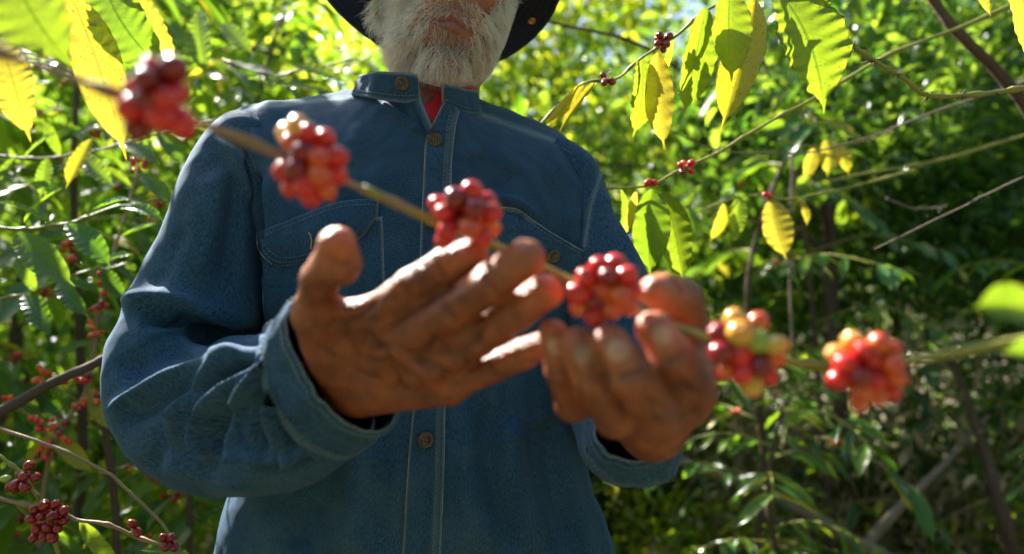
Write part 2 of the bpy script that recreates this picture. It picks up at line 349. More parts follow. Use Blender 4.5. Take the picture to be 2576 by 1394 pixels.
# ------------------------------------------------------------------ coffee shrubs
def coffee_shrub(x, y, H, seed, label, mix=(.72, .22, .06), nbr=20, lpb=14, L=.15, cherries=0, spread=.62, dark=0.0, zmin=.35, lean=(0, 0), keep=None):
    r = random.Random(seed); base = Vector((x, y, 0)); s = empty('coffee_shrub', base); tag(s, label, 'coffee shrub', 'coffee shrubs behind the man')
    top = Vector((lean[0]+r.uniform(-.35, .35), lean[1]+r.uniform(-.2, .2), H)); st = twig_wobble([(0, 0, -.02), top*.35+Vector((r.uniform(-.12, .12), 0, 0)), top*.7+Vector((r.uniform(-.1, .1), 0, 0)), top], .02, seed, 24)
    V, Fc = tube(st, np.linspace(.016, .005, 24), 7); obj('trunk', mesh('trunk', V, Fc, M['bark']), s)
    nl = 0
    for b in range(nbr):
        f = zmin/H+(1-zmin/H)*(b+.5)/nbr; p0 = Vector(st[int(f*23)]); az = b*2.4+r.uniform(-.5, .5); ln = spread*(1.15-.55*f)*r.uniform(.75, 1.15)
        d = Vector((math.cos(az), math.sin(az), 0)); p1 = p0+d*ln*.5+Vector((0, 0, .10*ln)); p2 = p0+d*ln+Vector((0, 0, -.12*ln*r.uniform(0, 2)))
        bp = twig_wobble([p0, p1, p2], .006, seed*31+b, 14); V, Fc = tube(bp, np.linspace(.0042, .0016, 14), 5); obj('branch', mesh('branch', V, Fc, M['twig_green'] if r.random() < .6 else M['twig_brown']), s)
        for k in range(lpb//2):
            g = .22+.78*(k+r.uniform(.2, .6))/(lpb/2); q = Vector(bp[min(13, int(g*13))]); tg = (Vector(bp[min(13, int(g*13))])-Vector(bp[max(0, int(g*13)-1)])).normalized()
            sd = tg.cross(Vector((0, 0, 1))).normalized()
            for sg in (-1, 1):
                dd = (sd*sg*r.uniform(.7, 1.1)+tg*r.uniform(.2, .8)+Vector((0, 0, -r.uniform(.15, 1.1)))).normalized(); lv = L*r.uniform(.65, 1.25)
                t = r.random(); mt = 'leaf_green' if t < mix[0] else ('leaf_lime' if t < mix[0]+mix[1] else 'leaf_yellow')
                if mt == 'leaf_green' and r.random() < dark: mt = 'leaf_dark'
                if keep and not keep(base+q): continue
                place_leaf(s, q, q+dd*lv, mt, r.randrange(3), r.uniform(.85, 1.15), (r.uniform(-.5, .5), r.uniform(-.7, .3), 1)); nl += 1
            if cherries and r.random() < cherries:
                for c in range(r.randint(3, 8)):
                    v = Vector((r.gauss(0, 1), r.gauss(0, 1), r.gauss(0, 1))).normalized(); cherry(s, q+v*.0095, .0075, r.choice(['red', 'red', 'dark', 'orange']), v, (0, 0, 0))
    return s
def blob_leaves(centers, radii, n, size, seed, elong=.38, down=.5, flat=.6):
    """n separate leaf-shaped faces (folded kites) spread through ellipsoids; returns verts, faces, tints"""
    r = np.random.default_rng(seed); c = np.array(centers, float); R = np.array(radii, float); R = R if R.ndim == 2 else R[:, None]*np.ones(3); vol = R.prod(1); ci = r.choice(len(c), n, p=vol/vol.sum())
    d = r.normal(size=(n, 3)); d /= np.linalg.norm(d, axis=1)[:, None]; p = c[ci]+d*R[ci]*(r.random(n)**.40)[:, None]
    ax = r.normal(size=(n, 3)); ax[:, 2] -= down; ax /= np.linalg.norm(ax, axis=1)[:, None]; up = r.normal(size=(n, 3))*flat+np.array([0, 0, 1.0])
    x = np.cross(ax, up); x /= np.linalg.norm(x, axis=1)[:, None]; z = np.cross(x, ax); L = size*r.uniform(.6, 1.35, n)[:, None]; W = L*elong*r.uniform(.8, 1.2, n)[:, None]
    a = p; m1 = p+ax*L*.33; m2 = p+ax*L*.70-z*L*.04; t = p+ax*L-z*L*.14
    Vv = np.stack([a, m1-x*W*.48+z*W*.16, m1, m1+x*W*.48+z*W*.16, m2-x*W*.36+z*W*.12, m2, m2+x*W*.36+z*W*.12, t], 1).reshape(-1, 3)
    o = (np.arange(n)*8)[:, None]; tri = np.array([[0, 2, 1], [0, 3, 2], [1, 2, 5], [1, 5, 4], [2, 3, 6], [2, 6, 5], [4, 5, 7], [5, 6, 7]])
    Fv = (o[:, None]+tri[None]).reshape(-1, 3); return Vv, Fv, np.repeat(r.random(n), 8)
def stuff(name, V, Fv, tint, mat, label=None, cat=None, parent=None, loc=None):
    me = mesh(name, V, Fv, mat, smooth=True); set_a = me.attributes.new('tint', 'FLOAT', 'POINT'); set_a.data.foreach_set('value', tint.astype(np.float32))
    return tag(obj(name, me, parent, loc), label, cat, kind='stuff')
def tree(x, y, H, seed, label, nblob=14, crown=(1.4, 1.2), n=5000, size=.09, mat='leaf_far', trunk=.05, barkm='bark', zc=.62, elong=.38, lean=(0, 0), low=.35):
    r = random.Random(seed); s = empty('tree', (x, y, 0)); tag(s, label, 'tree', 'trees of the grove'); top = Vector((lean[0], lean[1], H))
    st = twig_wobble([(0, 0, -.05), top*.33, top*.66, top], .05, seed, 22); V, Fc = tube(st, np.linspace(trunk, trunk*.25, 22), 9, jitter=.06, seed=seed); obj('trunk', mesh('trunk', V, Fc, M[barkm]), s)
    C, R = [], []
    for b in range(nblob):
        f = low+(1-low)*r.random(); p0 = Vector(st[int(f*21)]); az = r.uniform(0, 6.28); ln = crown[0]*r.uniform(.3, 1.0); e = p0+Vector((math.cos(az)*ln, math.sin(az)*ln, r.uniform(-.1, .5)*ln))
        bp = twig_wobble([p0, (p0+e)/2+Vector((0, 0, .08)), e], .03, seed*17+b, 12); V, Fc = tube(bp, np.linspace(trunk*.35, trunk*.08, 12), 6); obj('limb', mesh('limb', V, Fc, M[barkm]), s)
        q = r.uniform(.28, .55)*crown[1]; C.append(e); R.append((q, q, q*.7))
    V, Fv, t = blob_leaves(C, R, n, size, seed, elong); stuff('crown', V, Fv, t, M[mat], parent=s)
    return s
LB = 'coffee shrub with broad glossy leaves and red berries '
coffee_shrub(-1.15, 1.75, 2.3, 11, 'tall coffee shrub with broad glossy dark leaves and many red berries by the denim elbow', (.80, .15, .05), 20, 14, .175, .45, .62, .15)
coffee_shrub(-.78, 2.15, 2.4, 12, 'coffee shrub with lime tinted leaves rising behind the raised shoulder', (.76, .19, .05), 20, 14, .175, .2, .62)
coffee_shrub(-1.75, 2.35, 2.5, 13, 'coffee shrub with glossy leaves at the edge of the grove behind the tallest berry shrub', (.78, .17, .05), 20, 14, .18, .3, .68)
coffee_shrub(-.15, 2.6, 2.7, 14, 'coffee shrub with sunlit lime leaves directly behind the hat', (.35, .60, .05), 20, 14, .15, 0, .66)
coffee_shrub(.62, 2.25, 2.05, 15, 'dark coffee shrub behind the sloping shoulder of the man', (.75, .22, .03), 18, 12, .14, .1, .55, .45)
coffee_shrub(1.25, 2.7, 2.2, 16, 'dark coffee shrub in shade beyond the hanging yellow leaves', (.85, .12, .03), 20, 12, .13, 0, .65, .6)
coffee_shrub(1.95, 2.4, 1.5, 17, 'low coffee shrub in shade with narrow leaves below the bare twigs', (.88, .10, .02), 18, 12, .12, 0, .6, .6)
coffee_shrub(.95, 1.95, 1.0, 18, 'short coffee shrub with bright new leaves beside the denim hem', (.6, .35, .05), 12, 10, .11, 0, .42, .3)
coffee_shrub(2.6, 3.0, 1.4, 19, 'low coffee shrub at the edge of the clearing near the dry grass', (.80, .15, .05), 16, 14, .12, 0, .6, .5)
coffee_shrub(1.5, 3.4, 1.3, 20, 'low shaded coffee shrub below the crooked trunk', (.85, .12, .03), 16, 14, .13, 0, .62, .6)
coffee_shrub(-.55, 1.70, 1.5, 30, 'shorter coffee shrub of bright leaves low behind the baggy sleeve', (.55, .38, .07), 14, 14, .13, .4, .45)
coffee_shrub(-2.1, 1.9, 2.0, 31, 'dark leaved coffee shrub at the very edge of the picture behind the thick bough', (.85, .12, .03), 18, 14, .15, .3, .62, .4)
coffee_shrub(-1.0, 1.38, 1.30, 32, 'near coffee shrub of broad green leaves crowding the elbow of the sleeve', (.80, .14, .06), 15, 12, .165, .3, .40, .1)
coffee_shrub(-1.42, 1.50, 1.85, 33, 'near coffee shrub of mixed green and yellow leaves beneath the corner leaves', (.72, .18, .10), 18, 14, .170, .3, .50, .1)
print('shrubs', round(time.time()-T0, 1))
def grove(name, label, boxes, n, size, seed, mat='leaf_far'):
    C, R = [], []; r = random.Random(seed)
    for (x0, x1, y0, y1, z0, z1, k, q) in boxes:
        for _ in range(k): C.append((r.uniform(x0, x1), r.uniform(y0, y1), r.uniform(z0, z1))); s_ = q*r.uniform(.7, 1.3); R.append((s_, s_*.9, s_*.7))
    V, Fv, t = blob_leaves(C, R, n, size, seed); stuff(name, V, Fv, t, M[mat], label, 'foliage')
grove('added_shade_foliage', 'added foliage walls and canopy, mostly out of view, shading the clearing', [(-5, 5, -4.5, -2.2, .3, 4.6, 60, .9), (-5.2, -3, -2.5, 2.5, .3, 2.6, 24, .8), (3, 5.2, -2.5, 2.5, .3, 4.4, 36, .8), (-.8, 4.0, 5.4, 7.4, 4.9, 6.6, 12, .8)], 34000, .17, 50, 'leaf_dark')  # added behind, beside and above the view to cut fill light
# trees of the grove, each with its own limbs and crown
TREES = [
    (-3.4, 4.6, 4.6, 21, 'leafy tree with sunlit lime crown beyond the berry shrubs', 16, (1.5, 1.3), 7500, .12, 'leaf_mid', .05, 'bark_grey'),
    (-1.6, 4.9, 5.2, 22, 'slender tree with bright lime crown behind the hat brim', 18, (1.5, 1.3), 7000, .09, 'leaf_far', .05, 'bark'),
    (.3, 4.4, 5.2, 23, 'tree with the brightest yellow green crown, above the sloping shoulder', 20, (1.5, 1.25), 8000, .085, 'leaf_far', .045, 'bark'),
    (1.55, 3.3, 4.4, 24, 'dark crooked trunk tree rising behind the large hanging leaf', 16, (1.3, 1.1), 7000, .065, 'leaf_mid', .050, 'bark'),
    (2.6, 4.4, 4.4, 25, 'small leaved tree with loose crown and gaps of blue sky', 18, (1.5, 1.1), 8500, .07, 'leaf_mid', .05, 'bark_grey'),
    (4.3, 5.4, 4.6, 26, 'open crowned tree at the edge of the grove, sky showing through', 14, (1.6, 1.1), 6500, .085, 'leaf_mid', .06, 'bark_grey'),
    (-5.2, 6.4, 5.6, 27, 'broad tree closing the view beyond the lime crowned tree', 18, (1.9, 1.6), 6000, .11, 'leaf_far', .07, 'bark_grey'),
]
for a in TREES: tree(*a)
# thickets: uncountable small leaved undergrowth closing the view
def thicket(name, label, boxes, n, size, seed, mat, elong=.38):
    C, R = [], []
    r = random.Random(seed)
    for (x0, x1, y0, y1, z0, z1, k, q) in boxes:
        for _ in range(k): C.append((r.uniform(x0, x1), r.uniform(y0, y1), r.uniform(z0, z1))); s_ = q*r.uniform(.7, 1.3); R.append((s_, s_*.8, s_*.75))
    V, Fv, t = blob_leaves(C, R, n, size, seed, elong); stuff(name, V, Fv, t, M[mat], label, 'undergrowth')
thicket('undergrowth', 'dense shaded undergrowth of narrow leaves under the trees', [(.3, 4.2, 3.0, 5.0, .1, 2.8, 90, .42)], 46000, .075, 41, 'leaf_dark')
thicket('undergrowth', 'mid green undergrowth of small leaves beyond the berry shrubs', [(-4.5, .5, 3.0, 5.5, .2, 3.2, 80, .5)], 38000, .10, 42, 'leaf_mid')
thicket('leaf_litter', 'pale dead leaves caught in the low stems of the clearing', [(.7, 3.6, 2.5, 4.4, .0, 1.1, 70, .33)], 7000, .055, 46, 'leaf_dry')
thicket('dry_grass', 'sunlit dry grass and straw on the ground at the end of the clearing', [(1.0, 3.6, 3.0, 5.2, .0, .7, 60, .35)], 9000, .16, 44, 'leaf_dry', .07)
thicket('undergrowth', 'low ground cover of shaded and dry leaves beneath the berry branch', [(.5, 3.4, 2.2, 3.6, .0, .55, 50, .28), (-2.5, .2, 2.0, 3.2, .0, .6, 40, .3)], 14000, .06, 45, 'leaf_far')
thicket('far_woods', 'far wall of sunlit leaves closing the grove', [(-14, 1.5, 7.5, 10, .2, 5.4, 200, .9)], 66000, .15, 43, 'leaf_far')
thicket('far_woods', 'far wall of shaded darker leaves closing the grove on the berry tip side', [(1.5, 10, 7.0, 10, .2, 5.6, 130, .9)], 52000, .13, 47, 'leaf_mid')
thicket('undergrowth', 'deep green small leaved thicket filling the shade beyond the knobbly twig', [(1.4, 4.6, 4.2, 6.0, 1.6, 3.6, 70, .5)], 26000, .07, 48, 'leaf_mid')
print('trees', round(time.time()-T0, 1))

# ------------------------------------------------------------------ the man: body
person = empty('person', (-0.07, 0.88, 0.0))
tag(person, 'bearded man in blue denim shirt and dark hat holding out a berry branch', 'person')
PL = np.array(person.location)
def pchild(name, V, Fc, mat, parent=person, **kw):
    """parts keep their vertices relative to the person's base"""
    me = mesh(name, local(PL, V), Fc, mat, **kw); return obj(name, me, parent)

RH = (Matrix.Rotation(math.radians(13), 3, 'Z') @ Matrix.Rotation(math.radians(8), 3, 'Y') @ Matrix.Rotation(math.radians(2), 3, 'X'))
RHn = np.array(RH)
MOUTH = np.array(P(1138, 54, .80)); HC = MOUTH - RHn @ np.array([0, -.097, -.0605])
def HL(x, y, z): return HC + RHn @ np.array([x, y, z])
def pp(x, y, d): return np.array(P(x, y, d))
prims = []                                    # (kind, data, k, center, bounding radius)
def rc(a, b, ra, rb, k=.006, sub=False):
    a, b = np.array(a, float), np.array(b, float)
    prims.append(('rc', (a, b, ra, rb), k, (a+b)/2, np.linalg.norm(b-a)/2+max(ra, rb), sub))
def el(c, r, R=None, k=.006, sub=False):
    prims.append(('el', (np.array(c, float), np.array(r, float), np.eye(3) if R is None else np.array(R)), k, np.array(c, float), max(r), sub))
# torso, kept slim inside the clothes
el(pp(1080, 700, .885), (.14, .075, .19), k=.02)
el(pp(1080, 1000, .885), (.14, .075, .22), k=.03)
rc(pp(720, 440, .90), pp(1370, 480, .90), .042, .042, .03)
rc(pp(1085, 330, .885), HL(0, .030, -.06), .062, .054, .025)
# arms
LS, LE, LW = pp(680, 450, .90), pp(410, 1010, .82), pp(885, 955, .575)
rc(LS, LE, .040, .028, .02); rc(LE, pp(640, 1010, .70), .028, .030, .02); rc(pp(640, 1010, .70), LW, .030, .023, .02)
RS, RE, RW = pp(1400, 500, .90), pp(1590, 1030, .80), pp(1640, 1065, .575)
rc(RS, RE, .048, .040, .02); rc(RE, RW, .032, .025, .02); rc(RW, pp(1620, 1010, .53), .026, .024, .015)
# head
def hel(c, r, k=.01, sub=False): el(HL(*c), r, RHn, k, sub)
def hrc(a, b, ra, rb, k=.006, sub=False): rc(HL(*a), HL(*b), ra, rb, k, sub)
hel((0, .015, .035), (.079, .097, .098), .02)
hel((0, -.033, -.010), (.069, .062, .085), .02)
hel((0, -.030, -.068), (.064, .056, .032), .02)
hel((0, -.076, -.104), (.024, .020, .020), .015)
hel((0, -.066, -.058), (.038, .030, .036), .015)
for s in (-1, 1):
    hel((s*.043, -.060, .004), (.022, .022, .020), .012)
    hrc((s*.014, -.098, -.010), (s*.011, -.100, -.004), .009, .009, .006)
    hel((s*.089 if s < 0 else .072, .010 if s < 0 else .045, .004), (.009, .021, .036), .004)
    hel((s*.095 if s < 0 else .078, .006 if s < 0 else .041, .002), (.004, .012, .020), .003, True)
    hel((s*.032, -.096, .034), (.015, .012, .011), .008, True)
    hel((s*.032, -.076, .034), (.0125, .0125, .0125), .002)
    hrc((s*.010, -.088, .052), (s*.045, -.074, .052), .010, .008, .008)
    hrc((s*.022, -.094, -.028), (s*.040, -.080, -.052), .005, .006, .01)   # cheek folds
hrc((0, -.086, .045), (0, -.112, -.002), .009, .0115, .008)
hrc((-.025, -.087, -.058), (0, -.0965, -.0545), .0035, .0060, .003); hrc((0, -.0965, -.0545), (.026, -.086, -.061), .0060, .0035, .003)
hrc((-.022, -.087, -.0655), (0, -.0965, -.0680), .0040, .0065, .003); hrc((0, -.0965, -.0680), (.023, -.086, -.0675), .0072, .0040, .003)
hrc((-.028, -.0900, -.0600), (0, -.1010, -.0605), .0018, .0028, .0012, True); hrc((0, -.1010, -.0605), (.029, -.0890, -.0640), .0028, .0018, .0012, True)
# his right hand, palm up towards the lens, fingers stretched under the branch
def chain(pts, rad, k0=.008, k1=.0035):
    for i in range(len(pts)-1): rc(pts[i], pts[i+1], rad[i], rad[i+1], k0 if i == 0 else k1)
Wr = LW
idx = [pp(935, 800, .505), pp(1035, 722, .478), pp(1122, 668, .462), pp(1188, 640, .455)]
mid = [pp(1000, 870, .495), pp(1130, 785, .458), pp(1238, 712, .437), pp(1322, 652, .423)]
rng_ = [pp(1075, 925, .495), pp(1205, 850, .468), pp(1295, 785, .452), pp(1372, 733, .442)]
pky = [pp(1130, 968, .505), pp(1235, 925, .490), pp(1310, 893, .480), pp(1368, 868, .470)]
for q, r in ((idx, .0135), (mid, .0140), (rng_, .0130), (pky, .0120)): rc(Wr, q[0], .0225, r, .012)
rc(pp(905, 985, .565), pp(1125, 965, .512), .020, .0145, .012)          # heel of the hand
thb = [pp(845, 905, .550), pp(792, 788, .505), pp(806, 700, .480), pp(848, 618, .447)]
rc(thb[0], thb[1], .0225, .0170, .012); rc(pp(850, 860, .535), pp(905, 790, .515), .018, .010, .014)
rc(thb[1], thb[2], .0150, .0128, .006); rc(thb[2], pp(848, 655, .455), .0135, .0158, .005); rc(pp(848, 660, .455), thb[3], .0160, .0128, .003)
rc(thb[1], idx[0], .0100, .0105, .012)
chain(idx, [.0140, .0130, .0124, .0114]); chain(mid, [.0144, .0136, .0132, .0126])
chain(rng_, [.0138, .0128, .0124, .0118]); chain(pky, [.0125, .0114, .0106, .0096])
# his left hand, fingers curled up round the cluster, backs towards the lens
W2 = RW
i2 = [pp(1752, 880, .505), pp(1748, 985, .450), pp(1695, 900, .422), pp(1645, 828, .425)]
m2 = [pp(1705, 960, .510), pp(1660, 1050, .435), pp(1588, 945, .408), pp(1530, 868, .412)]
r2 = [pp(1630, 985, .515), pp(1545, 1050, .448), pp(1490, 955, .425), pp(1448, 868, .425)]
p2 = [pp(1565, 985, .520), pp(1440, 1020, .475), pp(1412, 930, .450), pp(1390, 838, .445)]
for q, r in ((i2, .015), (m2, .015), (r2, .014), (p2, .013)): rc(W2, q[0], .0235, r, .012)
rc(pp(1700, 1010, .53), pp(1590, 1000, .53), .022, .020, .012)
chain(i2, [.0148, .0142, .0134, .0120]); chain(m2, [.0150, .0144, .0140, .0126])
chain(r2, [.0140, .0132, .0126, .0114]); chain(p2, [.0128, .0116, .0108, .0096])
t2 = [pp(1722, 1000, .555), pp(1745, 850, .515), pp(1712, 752, .480), pp(1645, 735, .447)]
rc(t2[0], t2[1], .024, .0170, .012); rc(t2[1], t2[2], .0160, .0145, .006); rc(t2[2], pp(1668, 738, .457), .0145, .0135, .005); rc(pp(1668, 738, .457), t2[3], .0135, .0110, .003)
rc(t2[1], i2[0], .011, .013, .012)
NAILS = [(i2, .0118), (m2, .0126), (r2, .0112), (p2, .0096)]
nail_c = []
for q, r in NAILS:
    c = q[2]*.25+q[3]*.75; ax = (q[3]-q[2]); ax /= np.linalg.norm(ax); out = CAMn-c; out -= ax*(out@ax); out /= np.linalg.norm(out); out = out*.95+np.array([0, 0, .3]); out -= ax*(out@ax); out /= np.linalg.norm(out)
    sd = np.cross(ax, out); cc = c+out*r*.93; nail_c.append(cc)
    el(cc, (.0056, .0074, .0022), np.stack([sd, ax, out], 1), .0008)

def prim_d(p, X):
    if p[0] == 'rc':
        a, b, ra, rb = p[1]; ab = b-a; t = np.clip(((X-a)@ab)/(ab@ab+1e-12), 0, 1)
        return np.linalg.norm(X-a-t[:, None]*ab, axis=1)-(ra+(rb-ra)*t)
    c, r, R = p[1]; q = (X-c)@R; k0 = np.linalg.norm(q/r, axis=1); k1 = np.linalg.norm(q/(r*r), axis=1)+1e-9
    return k0*(k0-1)/k1
def sdf(X, use):
    d = np.full(len(X), .5)
    for i in use:
        p = prims[i]; e = prim_d(p, X); k = p[2]
        if p[5]:
            h = np.clip(.5-.5*(d+e)/k, 0, 1); d = d*(1-h)-e*h+k*h*(1-h)
        else:
            h = np.clip(.5+.5*(d-e)/k, 0, 1); d = d*(1-h)+e*h-k*h*(1-h)
    return d
def build_body(h):
    lo = np.min([p[3]-p[4] for p in prims if not p[5]], axis=0)-.01; hi = np.max([p[3]+p[4] for p in prims if not p[5]], axis=0)+.01
    B = 16; nb = np.ceil((hi-lo)/(h*B)).astype(int); n = nb*B+1
    Fv = np.full(n, .5, dtype=np.float32)
    g = np.arange(B+1)*h; gx, gy, gz = np.meshgrid(g, g, g, indexing='ij'); G = np.stack([gx, gy, gz], -1).reshape(-1, 3)
    pc = np.array([p[3] for p in prims]); pr = np.array([p[4] for p in prims]); half = h*B*.5*math.sqrt(3)
    for bx in range(nb[0]):
        for by in range(nb[1]):
            for bz in range(nb[2]):
                o = lo+np.array([bx, by, bz])*h*B; c = o+h*B/2
                cand = np.nonzero(np.linalg.norm(pc-c, axis=1) < pr+half+.012)[0]
                if not len(cand): continue
                cand = [i for i in cand if prim_d(prims[i], c[None])[0] < half+.012]
                if not cand: continue
                if all(not prims[i][5] for i in cand) and min(prim_d(prims[i], c[None])[0] for i in cand) < -half-.01:
                    Fv[bx*B:bx*B+B+1, by*B:by*B+B+1, bz*B:bz*B+B+1] = -.5; continue
                Fv[bx*B:bx*B+B+1, by*B:by*B+B+1, bz*B:bz*B+B+1] = sdf(G+o, cand).reshape(B+1, B+1, B+1)
    S = Fv < 0; cnt = np.zeros(tuple(n-1), dtype=np.int8)
    offs = [(i, j, k) for i in (0, 1) for j in (0, 1) for k in (0, 1)]
    for i, j, k in offs: cnt += S[i:n[0]-1+i, j:n[1]-1+j, k:n[2]-1+k]
    A = np.argwhere((cnt > 0) & (cnt < 8)); key = (A[:, 0]*n[1]+A[:, 1])*n[2]+A[:, 2]
    vals = {o: Fv[A[:, 0]+o[0], A[:, 1]+o[1], A[:, 2]+o[2]] for o in offs}
    acc = np.zeros((len(A), 3)); num = np.zeros(len(A))
    for o in offs:
        for ax in range(3):
            if o[ax]: continue
            q = list(o); q[ax] = 1; q = tuple(q); a, b = vals[o], vals[q]; m = (a < 0) != (b < 0)
            t = np.where(m, a/(a-b+1e-20), 0); pnt = np.array(o, float)[None]*np.ones((len(A), 1)); pnt[:, ax] += t
            acc[m] += pnt[m]; num[m] += 1
    V = lo+(A+acc/num[:, None])*h
    Fs = []
    srt = np.argsort(key); ks = key[srt]
    def look(C):
        kk = (C[:, 0]*n[1]+C[:, 1])*n[2]+C[:, 2]; pos = np.searchsorted(ks, kk); return srt[pos]
    for ax in range(3):
        u, v = (ax+1) % 3, (ax+2) % 3
        sl = [slice(None)]*3; sl2 = [slice(None)]*3; sl[ax] = slice(0, n[ax]-1); sl2[ax] = slice(1, n[ax])
        E = np.argwhere(S[tuple(sl)] != S[tuple(sl2)]); E = E[(E[:, u] > 0) & (E[:, v] > 0) & (E[:, u] < n[u]-1) & (E[:, v] < n[v]-1)]
        sg = S[E[:, 0], E[:, 1], E[:, 2]]
        du = np.zeros(3, int); du[u] = 1; dv = np.zeros(3, int); dv[v] = 1
        q = np.stack([look(E-du-dv), look(E-dv), look(E), look(E-du)], 1); q[~sg] = q[~sg][:, ::-1]; Fs.append(q)
    return V, np.vstack(Fs)
BV, BF = build_body(.0019)
print('body', len(BV), round(time.time()-T0, 1))
def vnormals(V, Fq):
    nrm = np.zeros_like(V); a, b, c, d = (V[Fq[:, i]] for i in range(4)); fn = np.cross(c-a, d-b)
    for i in range(4): np.add.at(nrm, Fq[:, i], fn)
    return nrm/(np.linalg.norm(nrm, axis=1)[:, None]+1e-12)
def seg_dist(x, y, poly):
    """pixel distance to a polyline, with position along it (0..1)"""
    best = np.full(len(x), 1e9); pos = np.zeros(len(x)); p = np.array(poly, float); n = len(p)-1
    for i in range(n):
        a, b = p[i], p[i+1]; ab = b-a; t = np.clip(((x-a[0])*ab[0]+(y-a[1])*ab[1])/(ab@ab), 0, 1)
        d = np.hypot(x-a[0]-t*ab[0], y-a[1]-t*ab[1]); m = d < best; best[m] = d[m]; pos[m] = (i+t[m])/n
    return best, pos
BN = vnormals(BV, BF); bx, by = proj(BV); bl = (BV-HC)@RHn
hand = BV[:, 1] < .60
face_cam = (BN*(CAMn-BV)).sum(1) > 0
CREASES = [([(1010, 720), (1040, 765)], .0014, 7), ([(1100, 660), (1125, 705)], .0012, 6), ([(1105, 760), (1150, 815)], .0014, 7), ([(1215, 695), (1255, 745)], .0012, 6),
           ([(1185, 825), (1220, 880)], .0014, 7), ([(1280, 770), (1310, 815)], .0012, 6), ([(1225, 905), (1245, 945)], .0012, 6),
           ([(900, 830), (960, 880), (1000, 960), (1010, 1000)], .0022, 9), ([(930, 850), (1050, 900), (1150, 960)], .0018, 8), ([(1060, 830), (1150, 900), (1200, 930)], .0015, 8),
           ([(820, 820), (900, 790), (950, 760)], .0018, 9), ([(880, 930), (960, 960)], .0014, 8), ([(780, 720), (810, 740)], .0012, 7), ([(900, 900), (1000, 920), (1090, 990)], .0012, 8),
           ([(1700, 960), (1760, 1000)], .0015, 8), ([(1620, 1010), (1690, 1030)], .0014, 7), ([(1555, 950), (1620, 925)], .0014, 7), ([(1465, 965), (1520, 945)], .0012, 7), ([(1670, 915), (1725, 885)], .0014, 7), ([(1635, 1000), (1650, 1080)], .0010, 7)]
crease = np.zeros(len(BV))
CREASES += [([(905, 905), (870, 850), (860, 800)], .0015, 7), ([(1040, 905), (1080, 880), (1120, 840)], .0012, 6), ([(1150, 900), (1190, 860), (1215, 810)], .0014, 7), ([(800, 870), (850, 900)], .001, 6),
            ([(1250, 760), (1330, 700)], .0010, 5), ([(1160, 835), (1240, 770)], .0010, 5), ([(1195, 905), (1290, 845)], .0012, 6), ([(1060, 775), (1150, 710)], .0012, 6), ([(950, 980), (1050, 985)], .001, 6),
            ([(1600, 870), (1650, 960)], .0016, 7), ([(1495, 880), (1530, 980)], .0016, 7), ([(1440, 900), (1460, 1000)], .0012, 6), ([(820, 650), (850, 665), (885, 660)], .0008, 6), ([(1690, 700), (1720, 740)], .0012, 6), ([(1705, 1060), (1760, 1020)], .001, 7)]
for poly, amp, w in CREASES:
    d, pos = seg_dist(bx, by, poly); m = hand & face_cam & (d < 5*w)
    crease[m] = np.maximum(crease[m], np.exp(-(d[m]/(.65*w))**2)*np.clip(4*pos[m]+.2, 0, 1)*np.clip(4*(1-pos[m])+.2, 0, 1))
    BV[m] -= BN[m]*(1.9*amp*np.exp(-(d[m]/(1.5*w))**2)*np.clip(6*pos[m]+.25, 0, 1)*np.clip(6*(1-pos[m])+.25, 0, 1))[:, None]
nz = np.array([noise.noise(Vector(v)*70)+.5*noise.noise(Vector(v)*150) for v in BV[hand]]); BV[hand] += BN[hand]*(nz*.0006)[:, None]
body = pchild('body', BV, BF, M['skin'])
def set_attr(me, name, arr, dom='POINT'):
    a = me.attributes.new(name, 'FLOAT', dom); a.data.foreach_set('value', np.asarray(arr, dtype=np.float32))
set_attr(body.data, 'crease', crease)
pad = np.zeros(len(BV))
for q in (idx[3], mid[3], rng_[3], pky[3], thb[3], t2[3], i2[3], m2[3], r2[3], p2[3]): pad = np.maximum(pad, np.exp(-(np.linalg.norm(BV-q, axis=1)/.021)**2))
set_attr(body.data, 'finger_pad', pad)
set_attr(body.data, 'palm', np.where(hand & (BV[:, 0] < .05), .7, 0)+np.where(hand & (BV[:, 0] >= .05), .15, 0))
lipm = (np.abs(bl[:, 0]) < .030) & (np.abs(bl[:, 2]+.0615+.06*bl[:, 0]) < .0115*np.sqrt(np.clip(1-(bl[:, 0]/.031)**2, 0, 1))) & (bl[:, 1] < -.075)
set_attr(body.data, 'lip', lipm*1.0)
nm = np.zeros(len(BV))
for c in nail_c: nm = np.maximum(nm, np.clip(1-(np.linalg.norm(BV-c, axis=1)-.0055)/.0015, 0, 1))
set_attr(body.data, 'nail', nm*.8); set_attr(body.data, 'dirt', hand*1.0)

for s in (-1, 1):                                             # eyes
    th = np.linspace(0, np.pi, 9); ph = np.linspace(0, 2*np.pi, 12, endpoint=False)
    V = np.array([[math.sin(a)*math.cos(b), math.cos(a), math.sin(a)*math.sin(b)] for a in th for b in ph])*.0122
    eye = pchild('eye', HL(s*.032, -.079, .034)+V, grid_faces(12, 9, True), simple_mat('eye_white', (.6, .55, .5), .2) if s < 0 else bpy.data.materials['eye_white'])
    Vi = np.array([[math.sin(a_)*math.cos(b_)*.0058, -.0088-.0040*math.cos(a_) if a_ < 1.6 else -.0088, math.sin(a_)*math.sin(b_)*.0058] for a_ in np.linspace(0, np.pi/2, 6) for b_ in ph])
    obj('iris', mesh('iris', local(PL, HL(s*.032, -.079, .034)+Vi@RHn.T), grid_faces(12, 6, True), M['boot']), eye)

